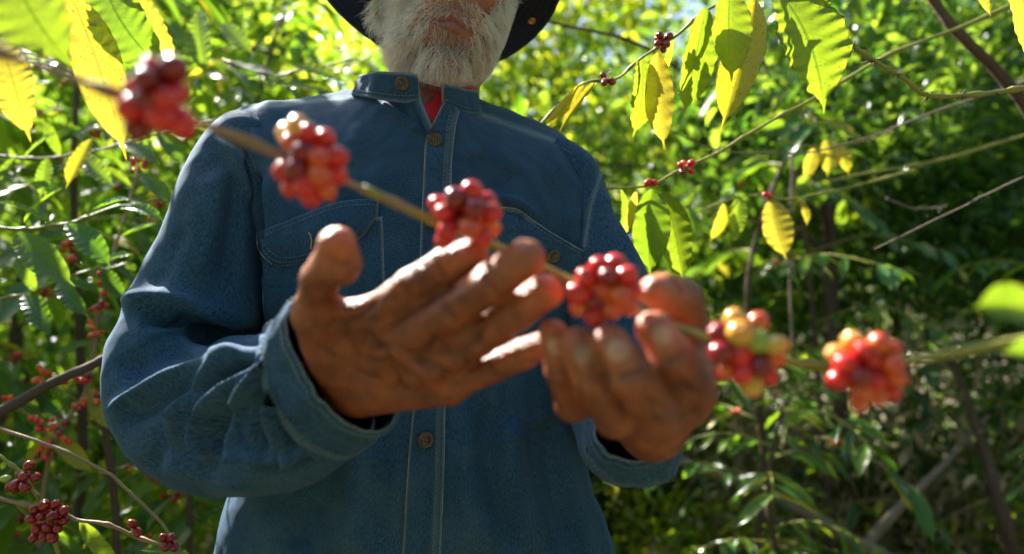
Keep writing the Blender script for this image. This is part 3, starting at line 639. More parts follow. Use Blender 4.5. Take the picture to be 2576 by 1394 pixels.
# ------------------------------------------------------------------ beard and hair
def hair(name, mask, n, len_f, dir_f, shade_f, seed, rad=.00011, trim=None):
    r = np.random.default_rng(seed); w = mask[BF].mean(1); a, b, c, d = (BV[BF[:, i]] for i in range(4))
    w = w*np.linalg.norm(np.cross(c-a, d-b), axis=1); w /= w.sum(); fi = r.choice(len(BF), n, p=w)
    u, v = r.random(n)[:, None], r.random(n)[:, None]; q = BF[fi]
    root = (BV[q[:, 0]]*(1-u)+BV[q[:, 1]]*u)*(1-v)+(BV[q[:, 3]]*(1-u)+BV[q[:, 2]]*u)*v; nr = BN[q].mean(1); nr /= np.linalg.norm(nr, axis=1)[:, None]
    lc = (root-HC)@RHn; L = len_f(lc)*r.uniform(.55, 1.15, n); D = dir_f(lc, nr@RHn); D /= np.linalg.norm(D, axis=1)[:, None]
    # tufts: roots close together lean the same way
    cl = np.array([noise.noise_vector(Vector(x)*90) for x in lc]); D = D+.75*cl+r.normal(size=(n, 3))*.22; D /= np.linalg.norm(D, axis=1)[:, None]
    K = 7; t = np.linspace(0, 1, K)[None, :, None]; curl = r.normal(size=(n, 1, 3))*.16; ph = r.uniform(0, 6.28, (n, 1, 1))
    grav = np.array([0, .12, -.40])
    pts = lc[:, None]-D[:, None]*.001+L[:, None, None]*(D[:, None]*t+grav*t*t*.6+curl*(t*t)+.045*np.sin(ph+t*9)*np.cross(D, [0, 1, .2])[:, None])
    pts = HC+pts@RHn.T
    if trim is not None:                                         # barbered outline
        for _ in range(2):
            e = pts[:, -1]; ex, ey = proj(e); lim = np.interp(ex, trim[0], trim[1]); over = np.clip((ey-lim)/60, 0, .8); pts = pts[:, :1]+(pts-pts[:, :1])*(1-over)[:, None, None]
        ok = (proj(pts[:, -1])[1] < np.interp(proj(pts[:, -1])[0], trim[0], trim[1])+14); pts = pts[ok]; n = len(pts); lc = lc[ok]
    pts = pts-PL
    cu = bpy.data.hair_curves.new(name); cu.add_curves([K]*n)
    cu.position_data.foreach_set('vector', pts.astype(np.float32).ravel())
    ra = cu.attributes.new('radius', 'FLOAT', 'POINT'); ra.data.foreach_set('value', (rad*np.tile(np.linspace(1.1, .25, K), n)*np.repeat(r.uniform(.7, 1.2, n), K)).astype(np.float32))
    sh = cu.attributes.new('shade', 'FLOAT', 'CURVE'); sh.data.foreach_set('value', np.clip(shade_f(lc)+r.normal(size=n)*.30, 0, 1).astype(np.float32))
    cu.materials.append(M['hair']); return link(bpy.data.objects.new(name, cu), person)
X, Y, Z = bl.T; ax = np.abs(X)
cheek = -.052+smoothstep(ax, .024, .072)*.075
head_v = (np.linalg.norm(BV-HC, axis=1) < .19)
bm = head_v & (Y < .045+.03*(X > 0)) & (Z > -.126) & (Z < cheek) & ~((Y > .0) & (Z > -.02+.1*(.06-Y)))
must = head_v & (ax < .040) & (Z > -.0565-.35*np.maximum(ax-.020, 0)) & (Z < -.026-.4*np.maximum(ax-.012, 0)) & (Y < -.06)
mask = np.where(bm, 1.0, 0.0); mask = np.maximum(mask, must*.9)
mo = ((X-.003)/.027)**2+((Z+.0625+.06*X)/.0095)**2 < 1
mask[mo & (Y < -.06)] = 0
soul = (ax < .026) & (Z < -.068) & (Z > -.088) & (Y < -.05); mask[soul & ~mo] *= .45
mask *= 1-.45*smoothstep(-Z, .118, .150)
def bl_len(l): return .016+.006*smoothstep(-l[:, 2], .06, .105)*(l[:, 1] < .02)+np.where(l[:, 0] < 0, .006, .015)*smoothstep(np.abs(l[:, 0]), .03, .06)-.004*(l[:, 2] > -.055)*(np.abs(l[:, 0]) < .03)
def bl_dir(l, n):
    D = n*(.55+np.where(l[:, 0] < 0, .15, .55)*smoothstep(np.abs(l[:, 0]), .03, .06))[:, None]+np.array([0, -.12, -1.0]); mu = (l[:, 2] > -.060) & (np.abs(l[:, 0]) < .042) & (l[:, 1] < -.06)
    D[mu] = n[mu]*.45+np.stack([np.sign(l[mu, 0])*.35+l[mu, 0]*14, 0*l[mu, 0], -1.0+0*l[mu, 0]], 1); return D
def bl_shade(l):
    ce = np.exp(-(l[:, 0]/.022)**2-((l[:, 2]+.075)/.022)**2)*.75+np.exp(-(l[:, 0]/.018)**2-((l[:, 2]+.040)/.012)**2)*.55+.35*smoothstep(-l[:, 2], .125, .145)
    nz = np.array([noise.noise(Vector(x)*45) for x in l]); return ce+.10+.18*nz
hair('beard', mask, 19000, bl_len, bl_dir, bl_shade, 5, .00027, ([900, 930, 960, 990, 1040, 1100, 1150, 1200, 1240, 1270, 1290, 1310], [40, 118, 165, 186, 202, 216, 220, 212, 172, 118, 60, 0]))
hm = (head_v & (Y > .015) & (Z < .075) & (Z > -.06) & ~((ax > .07) & (np.abs(Y-.012) < .03) & (Z < .04))).astype(float)
hair('hair', hm, 5000, lambda l: np.full(len(l), .012), lambda l, n: n*.5+np.array([0, .3, -1.0]), lambda l: np.full(len(l), .35), 6)
print('hair', round(time.time()-T0, 1))

# ------------------------------------------------------------------ clothes
def loft_normals(G, wrap=True):
    du = (np.roll(G, -1, 1)-np.roll(G, 1, 1)) if wrap else np.gradient(G, axis=1); dv = np.gradient(G, axis=0)
    n = np.cross(du, dv); return n/(np.linalg.norm(n, axis=2)[..., None]+1e-12)
def noise_arr(V, s, oct=2):
    out = np.zeros(len(V))
    for i, v in enumerate(V):
        q = Vector(v)*s; out[i] = noise.noise(q)+(.5*noise.noise(q*2.1) if oct > 1 else 0)
    return out
def fold(V, Nn, folds):
    x, y = proj(V); fc = smoothstep((Nn*(CAMn-V)).sum(1)/np.linalg.norm(CAMn-V, axis=1), -.15, .25); add = np.zeros(len(V))
    for poly, amp, w in folds:
        if len(poly) > 2: poly = catmull(poly, 14).tolist()
        d, pos = seg_dist(x, y, poly); add += 1.9*amp*np.exp(-(d/w)**2)*np.clip(5*pos+.1, 0, 1)*np.clip(5*(1-pos)+.1, 0, 1)
    return V+Nn*(add*fc)[:, None]
shirt = None
NU = 220
RINGS = [  # left, right, depth of the sides, front, back
    ((470, 1900), (1600, 1900), .88, (1045, 1980, .76), (1080, 1700, 1.04)),
    ((535, 1394), (1540, 1394), .875, (1060, 1440, .765), (1080, 1260, 1.03)),
    ((585, 1210), (1475, 1210), .875, (1070, 1240, .77), (1080, 1090, 1.02)),
    ((640, 1000), (1430, 1000), .88, (1075, 1020, .775), (1080, 900, 1.01)),
    ((640, 800), (1440, 800), .885, (1078, 840, .775), (1080, 720, 1.02)),
    ((615, 620), (1470, 640), .89, (1080, 690, .775), (1080, 560, 1.03)),
    ((585, 450), (1500, 510), .89, (1082, 590, .78), (1080, 400, 1.04)),
    ((562, 335), (1485, 425), .89, (1083, 500, .785), (1080, 320, 1.03)),
    ((600, 274), (1425, 362), .89, (1084, 430, .79), (1080, 280, 1.02)),
    ((690, 262), (1340, 325), .89, (1085, 385, .793), (1085, 250, 1.00)),
    ((800, 252), (1255, 300), .885, (1085, 350, .797), (1090, 228, .97)),
    ((892, 243), (1200, 282), .88, (1085, 322, .802), (1090, 212, .94)),
]
th = np.linspace(0, 2*np.pi, NU, endpoint=False)
def torso_ring(r):
    L = pp(*r[0], r[2]); R = pp(*r[1], r[2]); Fr = pp(*r[3]); B = pp(*r[4]); C = (L+R)/2; e = .86
    c = np.sign(np.cos(th))*np.abs(np.cos(th))**e; s = np.abs(np.sin(th))**e
    return C+c[:, None]*((R-L)/2)+np.where(np.sin(th)[:, None] > 0, s[:, None]*(B-C), s[:, None]*(Fr-C))
TR = np.array([torso_ring(r) for r in RINGS])
NECK = [(0, 886, 240, .872), (.15, 930, 243, .838), (.28, 974, 251, .814), (.40, 1040, 253, .804), (.455, 1057, 246, .802), (.5, 1086, 312, .799), (.545, 1116, 248, .800), (.60, 1135, 259, .802), (.72, 1161, 273, .808), (.87, 1190, 283, .83), (1, 1207, 285, .868)]
for i, t in enumerate(th):
    if math.pi < t < 2*math.pi:
        f = (t-math.pi)/math.pi; q = np.array(NECK); TR[-1, i] = pp(*[np.interp(f, q[:, 0], q[:, k]) for k in (1, 2, 3)])
kk = np.array([0, 1, 2, 3, 4, 5, 6, 7, 8, 9, 10, 11]); NVt = 230
G = catmull(TR, NVt)
# V of the open neck: pull the front of the top rows down to a point
GV = G.copy(); V0 = G.reshape(-1, 3); Nn = loft_normals(G).reshape(-1, 3)
if (Nn*(V0-V0.mean(0))).sum() < 0: Nn = -Nn
FOLDS_T = [([(1180, 1010), (1190, 1200), (1240, 1394)], .007, 45), ([(1340, 1060), (1350, 1250), (1400, 1394)], -.006, 40), ([(800, 1240), (760, 1394)], -.007, 45), ([(960, 1100), (900, 1394)], .006, 40), ([(720, 320), (760, 400), (740, 520)], -.004, 40), ([(900, 340), (940, 430)], -.003, 36), ([(1200, 380), (1260, 480)], -.004, 40), ([(1380, 430), (1420, 560), (1400, 700)], -.004, 30), ([(820, 400), (860, 480)], .003, 30), ([(640, 430), (655, 560), (645, 830)], -.010, 14), ([(672, 440), (685, 600), (680, 800)], .006, 18),
           ([(1488, 470), (1478, 600), (1470, 760)], -.007, 12), ([(1440, 520), (1448, 620), (1440, 740)], .004, 16),
           ([(960, 262), (1010, 290), (1060, 335)], .005, 9), ([(985, 250), (1045, 320)], -.004, 9), ([(610, 285), (640, 330), (665, 400)], .004, 12), ([(650, 275), (760, 300), (830, 380)], .004, 30),
           ([(1250, 500), (1300, 512), (1350, 555)], .006, 12), ([(1265, 535), (1320, 545)], -.007, 10),
           ([(1220, 1010), (1230, 1200), (1290, 1394)], -.009, 26), ([(1290, 1050), (1310, 1200), (1370, 1394)], .008, 30), ([(1390, 1050), (1400, 1200), (1440, 1394)], -.007, 26),
           ([(900, 1100), (880, 1250), (850, 1394)], .007, 36), ([(960, 1080), (950, 1394)], -.005, 22), ([(740, 1250), (700, 1394)], -.008, 34), ([(1160, 1100), (1170, 1394)], .004, 22), ([(820, 1240), (790, 1394)], .004, 26),
           ([(760, 700), (770, 820)], .003, 20), ([(1010, 700), (1000, 860)], -.003, 20), ([(900, 300), (880, 420)], .002, 24), ([(1240, 330), (1290, 450)], .003, 26), ([(1380, 360), (1420, 480)], .003, 24)]
V1 = fold(V0, Nn, FOLDS_T)
V1 += Nn*(noise_arr(V1, 9)*.0045+noise_arr(V1, 26)*.0018)[:, None]
x1, y1 = proj(V1)
uvT = np.stack([np.tile(th*.20, NVt), np.repeat(np.linspace(0, 1.15, NVt), NU)], 1)
FT = grid_faces(NU, NVt, True)
shirt_me = mesh('shirt', local(PL, V1), FT, M['denim'], uv=uvT); shirt = obj('shirt', shirt_me, person)
SEAMS_T = [[(655, 580), (665, 830)], [(960, 560), (968, 760)], [(1130, 330), (1130, 600)]]
def wear_for(V, lines, w=6):
    x, y = proj(V); a = np.zeros(len(V))
    for l in lines:
        d, _ = seg_dist(x, y, l); a = np.maximum(a, np.exp(-(d/w)**2))
    return a
set_attr(shirt_me, 'wear', wear_for(V1, [[(545, 330), (600, 268), (700, 264), (885, 242)], [(1205, 285), (1440, 372), (1512, 440)]], 7)*.8)
def schild(name, V, Fc, mat, **kw):
    return obj(name, mesh(name, local(PL, V), Fc, mat, **kw), shirt)
BT = BVHTree.FromPolygons([Vector(v) for v in V1], [tuple(f) for f in FT.tolist()])
def drape(x, y, off=.001, tree=None, dflt=.80):
    t = tree or BT; dr = (P(x, y, 1.0)-CAM).normalized(); h, nrm, i, ds = t.ray_cast(CAM, dr)
    if h is None: return pp(x, y, dflt), np.array(-dr)
    if nrm.dot(dr) > 0: nrm = -nrm
    return np.array(h+nrm*off), np.array(nrm)

def loft_sleeve(rings, nu, nv, flip=False):
    A = np.array([pp(*r[0]) for r in rings]); B = np.array([pp(*r[1]) for r in rings]); T = np.array([r[2] for r in rings])
    A, B, T = catmull(A, nv), catmull(B, nv), catmull(T, nv); C = (A+B)/2; tg = np.gradient(C, axis=0)
    for _ in range(6): tg = (np.roll(tg, 1, 0)+tg+np.roll(tg, -1, 0))/3 if False else np.vstack([tg[:1], (tg[:-2]+tg[1:-1]+tg[2:])/3, tg[-1:]])
    w = np.cross(tg, B-A); w /= np.linalg.norm(w, axis=1)[:, None]; w *= T[:, None]
    t = np.linspace(0, 2*np.pi, nu, endpoint=False)
    c = np.sign(np.cos(t))*np.abs(np.cos(t))**.92; s = np.sign(np.sin(t))*np.abs(np.sin(t))**.92
    G = C[:, None]+c[None, :, None]*((B-A)/2)[:, None]+s[None, :, None]*w[:, None]
    Nn = loft_normals(G).reshape(-1, 3); V = G.reshape(-1, 3)
    if (Nn*(V-np.repeat(C, nu, 0))).sum() < 0: Nn = -Nn
    rad = np.linalg.norm(B-A, axis=1).mean()*1.6; ln = np.cumsum(np.r_[0, np.linalg.norm(np.diff(C, axis=0), axis=1)])
    uv = np.stack([np.tile(t/6.283*rad, nv), np.repeat(ln, nu)], 1)
    return V, Nn, grid_faces(nu, nv, True), uv
SL = [((655, 305, .89), (735, 400, .89), .040), ((590, 292, .887), (700, 430, .883), .054), ((545, 328, .884), (680, 460, .88), .062), ((516, 385, .88), (668, 490, .875), .066), ((478, 455, .87), (662, 560, .865), .070), ((428, 570, .86), (664, 660, .855), .072),
      ((374, 692, .85), (668, 745, .85), .074), ((330, 812, .84), (655, 815, .84), .078), ((305, 945, .825), (600, 845, .82), .080), ((330, 1090, .805), (570, 850, .80), .078),
      ((415, 1195, .775), (575, 845, .77), .072), ((520, 1243, .74), (600, 838, .735), .068), ((660, 1243, .70), (640, 836, .69), .062), ((780, 1220, .66), (680, 832, .64), .056), ((868, 1165, .62), (700, 815, .60), .049), ((905, 1125, .60), (714, 800, .585), .043)]
VL, NL, FL, uvL = loft_sleeve(SL, 170, 230)
FOLDS_L = [([(350, 795), (450, 800), (560, 842), (650, 850)], -.016, 22), ([(310, 770), (400, 748), (520, 785), (640, 822)], .009, 26), ([(300, 960), (420, 900), (560, 880)], -.006, 30), ([(520, 1200), (560, 1100), (620, 1010)], -.006, 22), ([(700, 1200), (720, 1120), (700, 1040)], -.006, 20), ([(380, 1180), (420, 1120), (440, 1040)], -.004, 24), ([(560, 420), (540, 560), (500, 700)], .005, 22), ([(590, 430), (585, 600), (560, 740)], -.004, 20), ([(470, 560), (430, 680), (360, 790)], -.004, 30), 
           ([(275, 1030), (400, 965), (540, 905), (650, 862)], .008, 15), ([(300, 1070), (420, 1010), (560, 950), (650, 905)], -.006, 18),
           ([(430, 1130), (450, 1030), (520, 950), (620, 880)], .008, 13), ([(480, 1150), (490, 1050), (560, 960), (650, 890)], -.008, 12),
           ([(560, 1170), (505, 1090), (560, 985), (660, 885)], .009, 12), ([(590, 1160), (545, 1085), (600, 985), (675, 890)], -.008, 11),
           ([(640, 1180), (590, 1080), (630, 975), (690, 880)], .009, 12), ([(690, 1170), (640, 1060), (670, 950), (705, 870)], -.007, 11), ([(740, 1170), (690, 1060), (700, 960), (720, 860)], .008, 12),
           ([(600, 1120), (690, 1150), (770, 1130)], .008, 14), ([(590, 1140), (680, 1180), (790, 1160)], -.007, 12), ([(760, 1060), (800, 1110), (860, 1130)], .006, 12),
           ([(555, 345), (600, 420), (640, 520)], .004, 14), ([(590, 340), (635, 440), (652, 560)], -.004, 10), ([(540, 420), (480, 600), (400, 760)], .004, 34), ([(600, 480), (560, 640), (520, 760)], -.003, 30), ([(400, 1140), (520, 1200), (650, 1215)], .004, 20), ([(290, 930), (380, 880), (470, 860)], -.005, 22)]
VL = fold(VL, NL, FOLDS_L); VL += NL*(noise_arr(VL, 10)*.0032+noise_arr(VL, 28)*.0018)[:, None]
sleeve = schild('sleeve', VL, FL, M['denim'], uv=uvL); set_attr(sleeve.data, 'wear', wear_for(VL, [[(545, 345), (600, 375), (640, 450)]], 6))
SR = [((1410, 342, .89), (1360, 470, .89), .045), ((1475, 388, .888), (1420, 500, .885), .056), ((1515, 450, .885), (1425, 560, .88), .062), ((1555, 560, .87), (1430, 650, .87), .066), ((1612, 670, .855), (1425, 750, .855), .068),
      ((1662, 790, .84), (1420, 850, .835), .070), ((1705, 930, .815), (1425, 940, .81), .072), ((1722, 1030, .77), (1440, 1030, .765), .070), ((1722, 1075, .72), (1450, 1065, .71), .062), ((1714, 1090, .67), (1465, 1085, .665), .052), ((1708, 1090, .64), (1480, 1085, .635), .046)]
VR, NR, FR, uvR = loft_sleeve(SR, 150, 190)
FOLDS_R = [([(1500, 470), (1560, 600), (1600, 720)], .004, 20), ([(1520, 500), (1590, 700)], -.003, 14), ([(1480, 1120), (1540, 1150), (1640, 1150)], .005, 12), ([(1500, 1150), (1600, 1180)], -.004, 10), ([(1600, 1110), (1680, 1090)], .005, 12)]
VR = fold(VR, NR, FOLDS_R); VR += NR*(noise_arr(VR, 11)*.0032+noise_arr(VR, 30)*.0018)[:, None]
sl2 = schild('sleeve', VR, FR, M['denim'], uv=uvR); set_attr(sl2.data, 'wear', wear_for(VR, [[(1510, 440), (1485, 520), (1470, 620)]], 5)*.7)
# cuffs
def cuff(rings, nv=26, nu=120, lines=()):
    V, Nn, Fc, uv = loft_sleeve(rings, nu, nv); V += Nn*(noise_arr(V, 17)*.0050+noise_arr(V, 50)*.0032+.0016)[:, None]
    t = np.repeat(np.linspace(0, 1, nv), nu); V += Nn*(-.001*smoothstep(t, .93, 1)-.0012*smoothstep(1-t, .93, 1)+.0008*np.exp(-((t-.14)/.05)**2)+.0008*np.exp(-((t-.86)/.05)**2))[:, None]
    o = schild('cuff', V, Fc, M['denim'], uv=uv); set_attr(o.data, 'wear', np.clip(1.3*np.exp(-((t-1)/.035)**2)+.6*np.exp(-(t/.05)**2)+.4*np.exp(-((t-.14)/.03)**2), 0, 1))
    md = o.modifiers.new('cloth', 'SOLIDIFY'); md.thickness = .0013; md.offset = 1
    return o, V.reshape(nv, nu, 3), Nn.reshape(nv, nu, 3)
cl_, CLV, CLN = cuff([((893, 1138, .605), (708, 808, .59), .044), ((925, 1105, .59), (722, 787, .572), .038), ((950, 1082, .575), (738, 768, .556), .033), ((968, 1064, .562), (750, 757, .545), .030)])
cr_, CRV, CRN = cuff([((1708, 1088, .645), (1480, 1085, .64), .047), ((1706, 1080, .62), (1490, 1080, .615), .038), ((1700, 1072, .595), (1500, 1070, .59), .031)])
def stitches(name, pts, nrm, parent, mat, ln=.0028, gap=.0018, r=.00038, lift=.0006):
    """a dashed row of thread along a 3D polyline"""
    p = np.asarray(pts); n = np.asarray(nrm); s = np.r_[0, np.cumsum(np.linalg.norm(np.diff(p, axis=0), axis=1))]; out = []; q = 0
    while q+ln < s[-1]:
        tt = np.array([q, q+ln*.5, q+ln]); a = np.stack([np.interp(tt, s, p[:, i]) for i in range(3)], 1); m = np.stack([np.interp(tt, s, n[:, i]) for i in range(3)], 1)
        a = a+m*(lift*np.array([.0, 1, .0]))[:, None]; out.append(tube(a, r, 5, cap=False)); q += ln+gap
    V, Fc = joinVF(out); return obj(name, mesh(name, local(PL, V), Fc, mat), parent)
for GVc, GN, rows in ((CLV, CLN, (4, 5, 22, 23)), (CRV, CRN, (4, 22))):
    for rr in rows:
        stitches('stitching', np.vstack([GVc[rr], GVc[rr, :1]])+np.vstack([GN[rr], GN[rr, :1]])*.0030, np.vstack([GN[rr], GN[rr, :1]]), shirt, M['thread'])
def dline(px, n=40, off=.0012, tree=None):
    q = catmull(px, n) if len(px) > 2 else np.linspace(px[0], px[1], n); r = [drape(x, y, off, tree) for x, y in q]; return np.array([a for a, _ in r]), np.array([b for _, b in r])
Vall, Fall = joinVF([(V1, FT), (VL, FL), (VR, FR)])
BALL = BVHTree.FromPolygons([Vector(v) for v in Vall], Fall)
def seam(px, mat=M['thread'], off=.0008, tree=None, dashed=True, name='stitching', n=40):
    p, nn = dline(px, n, off, tree or BALL)
    if dashed: return stitches(name, p, nn, shirt, mat)
    V, Fc = tube(p, .00055, 5, cap=False); return obj('worn_edge', mesh('worn_edge', local(PL, V), Fc, M['worn_edge']), shirt)
def patch(name, top, bot, nu, nv, h=.0022, tree=None, edge=.10, wear=.9, bulge=0):
    """a sheet of cloth lying on the shirt between an upper and a lower pixel line"""
    t = catmull(top, nu) if len(top) > 2 else np.linspace(top[0], top[1], nu); b = catmull(bot, nu) if len(bot) > 2 else np.linspace(bot[0], bot[1], nu)
    V, uv, we = [], [], []
    for j in range(nv):
        f = j/(nv-1)
        for i in range(nu):
            x, y = t[i]*(1-f)+b[i]*f; g = min(i/(nu-1), 1-i/(nu-1), f*1.0, 1-f); k = smoothstep(np.array(g*1.0), 0, edge)
            a, nn = drape(x, y, .0003+h*float(k)+bulge*math.sin(math.pi*f)*math.sin(math.pi*i/(nu-1)), tree); V.append(a); uv.append((x*.00047, -y*.00047)); we.append(wear*(1-float(smoothstep(np.array(g), 0, edge*.6))))
    o = schild(name, np.array(V), grid_faces(nu, nv), M['denim'], uv=np.array(uv)); set_attr(o.data, 'wear', we); return o
patch('placket', [(1086, 318), (1130, 305)], [(1010, 1420), (1110, 1420)], 12, 4) if False else None
rows = np.linspace(0, 1, 90); LX = catmull([(1118, 254), (1090, 310), (1077, 337), (1069, 370), (1066, 440), (1058, 600), (1052, 850), (1040, 1020), (1028, 1150), (1010, 1420)], 90); RX = catmull([(1154, 280), (1147, 310), (1142, 344), (1138, 390), (1135, 440), (1134, 600), (1128, 850), (1120, 1020), (1118, 1150), (1108, 1420)], 90)
V, uv, we = [], [], []
for j in range(90):
    for i in range(14):
        f = i/13; x, y = LX[j]*(1-f)+RX[j]*f; k = float(smoothstep(np.array(min(f, 1-f)), 0, .12))
        a, nn = drape(x, y, .0004+.0030*k+.0004*math.sin(j*.9)*k); V.append(a); uv.append((x*.00047, -y*.00047)); we.append(.9*math.exp(-(min(f, 1-f)/.05)**2)+.35*math.exp(-((f-.82)/.06)**2))
placket = schild('placket', np.array(V), grid_faces(14, 90), M['denim'], uv=np.array(uv)); set_attr(placket.data, 'wear', we)
PB = BVHTree.FromPolygons([Vector(v) for v in np.array(V)], [tuple(f) for f in grid_faces(14, 90).tolist()])
seam([(x+5, y) for x, y in LX[::8]], off=.0012, tree=PB, n=200); seam([(x-6, y) for x, y in RX[::8]], off=.0012, tree=PB, n=200); seam([(x-20, y) for x, y in RX[::8]], off=.0012, tree=PB, n=200)
# pockets and flaps
patch('pocket', [(652, 640), (740, 600), (850, 560), (962, 545)], [(668, 845), (760, 850), (860, 850), (972, 840)], 30, 24, .0022, edge=.05)
patch('pocket_flap', [(645, 586), (740, 548), (850, 508), (953, 500)], [(652, 628), (700, 672), (800, 655), (900, 610), (950, 545)], 34, 20, .0070, edge=.03, bulge=.006)
patch('pocket', [(1252, 545), (1340, 580), (1400, 620), (1466, 645)], [(1245, 850), (1320, 850), (1400, 850), (1462, 850)], 26, 24, .0022, edge=.05)
patch('pocket_flap', [(1248, 520), (1300, 524), (1345, 556), (1400, 592), (1466, 628)], [(1245, 600), (1300, 650), (1370, 690), (1430, 690), (1462, 670)], 34, 20, .0070, edge=.03, bulge=.006)
FB = BVHTree.FromPolygons([Vector(v) for o in shirt.children if o.name.startswith('pocket_flap') for v in (np.array([w.co for w in o.data.vertices])+PL)],
                          [tuple(i+k*680 for i in f) for k in range(2) for f in grid_faces(34, 20).tolist()])
seam([(650, 600), (740, 563), (850, 523), (948, 514)], off=.001, tree=FB); seam([(658, 625), (705, 660), (800, 643), (895, 600), (942, 545)], off=.001, tree=FB); seam([(664, 616), (710, 648), (800, 632), (885, 594)], off=.001, tree=FB)
seam([(1256, 534), (1300, 538), (1345, 570), (1400, 606), (1462, 640)], off=.001, tree=FB)
seam([(545, 340), (590, 362), (625, 410), (645, 470)]); seam([(552, 332), (600, 352), (636, 402), (654, 462)])
seam([(1518, 452), (1492, 500), (1478, 560), (1470, 640)]); seam([(1508, 448), (1484, 498), (1470, 560)])
seam([(890, 252), (800, 263), (690, 274), (610, 290)]); seam([(1206, 294), (1320, 328), (1440, 388)])
seam([(646, 590), (652, 628), (700, 671), (800, 654), (899, 609), (949, 545)], off=.0012, tree=FB, dashed=False, n=80)
seam([(1248, 524), (1300, 527), (1345, 560), (1400, 596), (1465, 632)], off=.0012, tree=FB, dashed=False, n=60)
seam([(a+1.5, b) for a, b in LX[::6]], off=.0008, tree=PB, dashed=False, n=160); seam([(a-1.5, b) for a, b in RX[::6]], off=.0008, tree=PB, dashed=False, n=160)
# buttonhole threads
def threads(px, tree=None):
    p, nn = dline(px, 12, .0014, tree); V, Fc = tube(p+np.random.default_rng(3).normal(size=p.shape)*.0003, .0008, 5); return obj('buttonhole', mesh('buttonhole', local(PL, V), Fc, M['thread_tan']), shirt)
threads([(778, 585), (784, 600), (783, 628)], FB); threads([(1118, 228), (1135, 224)], BT)

# collar band
CB = [(1056, 250, .797), (1030, 258, .799), (985, 256, .803), (930, 247, .818), (887, 240, .86), (912, 250, .915), (1000, 240, .945), (1110, 245, .95), (1185, 262, .92), (1207, 284, .865), (1180, 288, .83), (1148, 276, .812), (1113, 256, .799)]
CT = [(1053, 192, .790), (1030, 184, .790), (985, 181, .795), (945, 181, .805), (906, 193, .845), (925, 204, .905), (1000, 196, .935), (1105, 200, .94), (1172, 222, .91), (1197, 228, .855), (1172, 224, .818), (1143, 217, .802), (1110, 212, .790)]
nc = 150; cb = catmull([pp(*q) for q in CB], nc); ct = catmull([pp(*q) for q in CT], nc); nr = 14
G = np.array([cb*(1-f)+ct*f for f in np.linspace(0, 1, nr)])
for j in range(nr):                                              # round the two front corners
    for e, s in ((0, 1), (nc-1, -1)):
        for i in range(10):
            f = j/(nr-1); k = max(0, (f-.72)/.28); G[j, e+s*i] += (G[j, e+s*10]-G[j, e+s*i])*(k*k*.55)*(1-i/10)
Cn = loft_normals(G, False).reshape(-1, 3); cen = G.reshape(-1, 3).mean(0)
if (Cn*(G.reshape(-1, 3)-cen)).sum() < 0: Cn = -Cn
V = G.reshape(-1, 3)+Cn*(noise_arr(G.reshape(-1, 3), 55)*.0014)[:, None]
collar = schild('collar', V, grid_faces(nc, nr), M['denim'], uv=np.stack([np.tile(np.linspace(0, .5, nc), nr), np.repeat(np.linspace(0, .045, nr), nc)], 1))
fr = np.repeat(np.linspace(0, 1, nr), nc); ee = np.tile(np.minimum(np.arange(nc), nc-1-np.arange(nc)), nr)
set_attr(collar.data, 'wear', np.clip(np.exp(-((1-fr)/.07)**2)+.8*np.exp(-(fr/.07)**2)+np.exp(-(ee/1.5)**2), 0, 1))
md = collar.modifiers.new('cloth', 'SOLIDIFY'); md.thickness = .003; md.offset = 0
CBV = BVHTree.FromPolygons([Vector(v) for v in V], [tuple(f) for f in grid_faces(nc, nr).tolist()])
Gc = V.reshape(nr, nc, 3); Cg = Cn.reshape(nr, nc, 3)
for rr, a, b in ((1, 1, nc-2), (3, 1, nc-2), (12, 4, nc-5)): stitches('stitching', Gc[rr, a:b]+Cg[rr, a:b]*.0018, Cg[rr, a:b], shirt, M['thread'])
# neckline facing: the two edges of the opening under the collar
def strip(pts_a, pts_b, n=26, m=6, name='neck_facing'):
    a = catmull([pp(*q) for q in pts_a], n); b = catmull([pp(*q) for q in pts_b], n); G = np.array([a*(1-f)+b*f for f in np.linspace(0, 1, m)])
    o = schild(name, G.reshape(-1, 3), grid_faces(n, m), M['denim'], uv=np.stack([np.tile(np.linspace(0, .06, n), m), np.repeat(np.linspace(0, .02, m), n)], 1))
    set_attr(o.data, 'wear', np.repeat(np.linspace(1, 0, m)**3, n)); md = o.modifiers.new('cloth', 'SOLIDIFY'); md.thickness = .0025; md.offset = 0; return o
strip([(1057, 246, .797), (1068, 275, .794), (1087, 318, .793)], [(1035, 254, .800), (1052, 285, .797), (1076, 338, .793)])

# buttons
def button(px, py, r, tree, off=.0022, mat=None, parent=shirt, name='button'):
    c, n = drape(px, py, off, tree); n = Vector(n); up = Vector((0, 0, 1)); a = n.cross(up).normalized(); b = n.cross(a)
    prof = [(0, .0), (.28, .0), (.42, .0002), (.50, .0010), (.60, .0016), (.80, .0018), (.92, .0014), (1, .0006), (1, -.0008)]; K = 24; V = []
    for f, h in prof:
        for i in range(K):
            t = 2*math.pi*i/K; q = r*f; V.append(np.array(Vector(c)+a*(q*math.cos(t))+b*(q*math.sin(t))+n*h))
    o = obj(name, mesh(name, local(PL, V), grid_faces(K, len(prof), True), mat or M['button']), parent)
    parts = []
    for s in (-1, 1):
        p0 = Vector(c)+a*(s*.18*r)+b*(.22*r)+n*.0006; p1 = Vector(c)+a*(s*.18*r)-b*(.22*r)+n*.0006; parts.append(tube([p0, (p0+p1)/2+n*.0006, p1], .0005, 5))
    V, Fc = joinVF(parts); obj('button_thread', mesh('button_thread', local(PL, V), Fc, M['thread']), parent); return o
button(1013, 211, .0090, CBV); button(1094, 352, .0086, PB); button(1086, 556, .0086, PB); button(1071, 1106, .0096, PB); button(1389, 645, .0088, FB, .003)
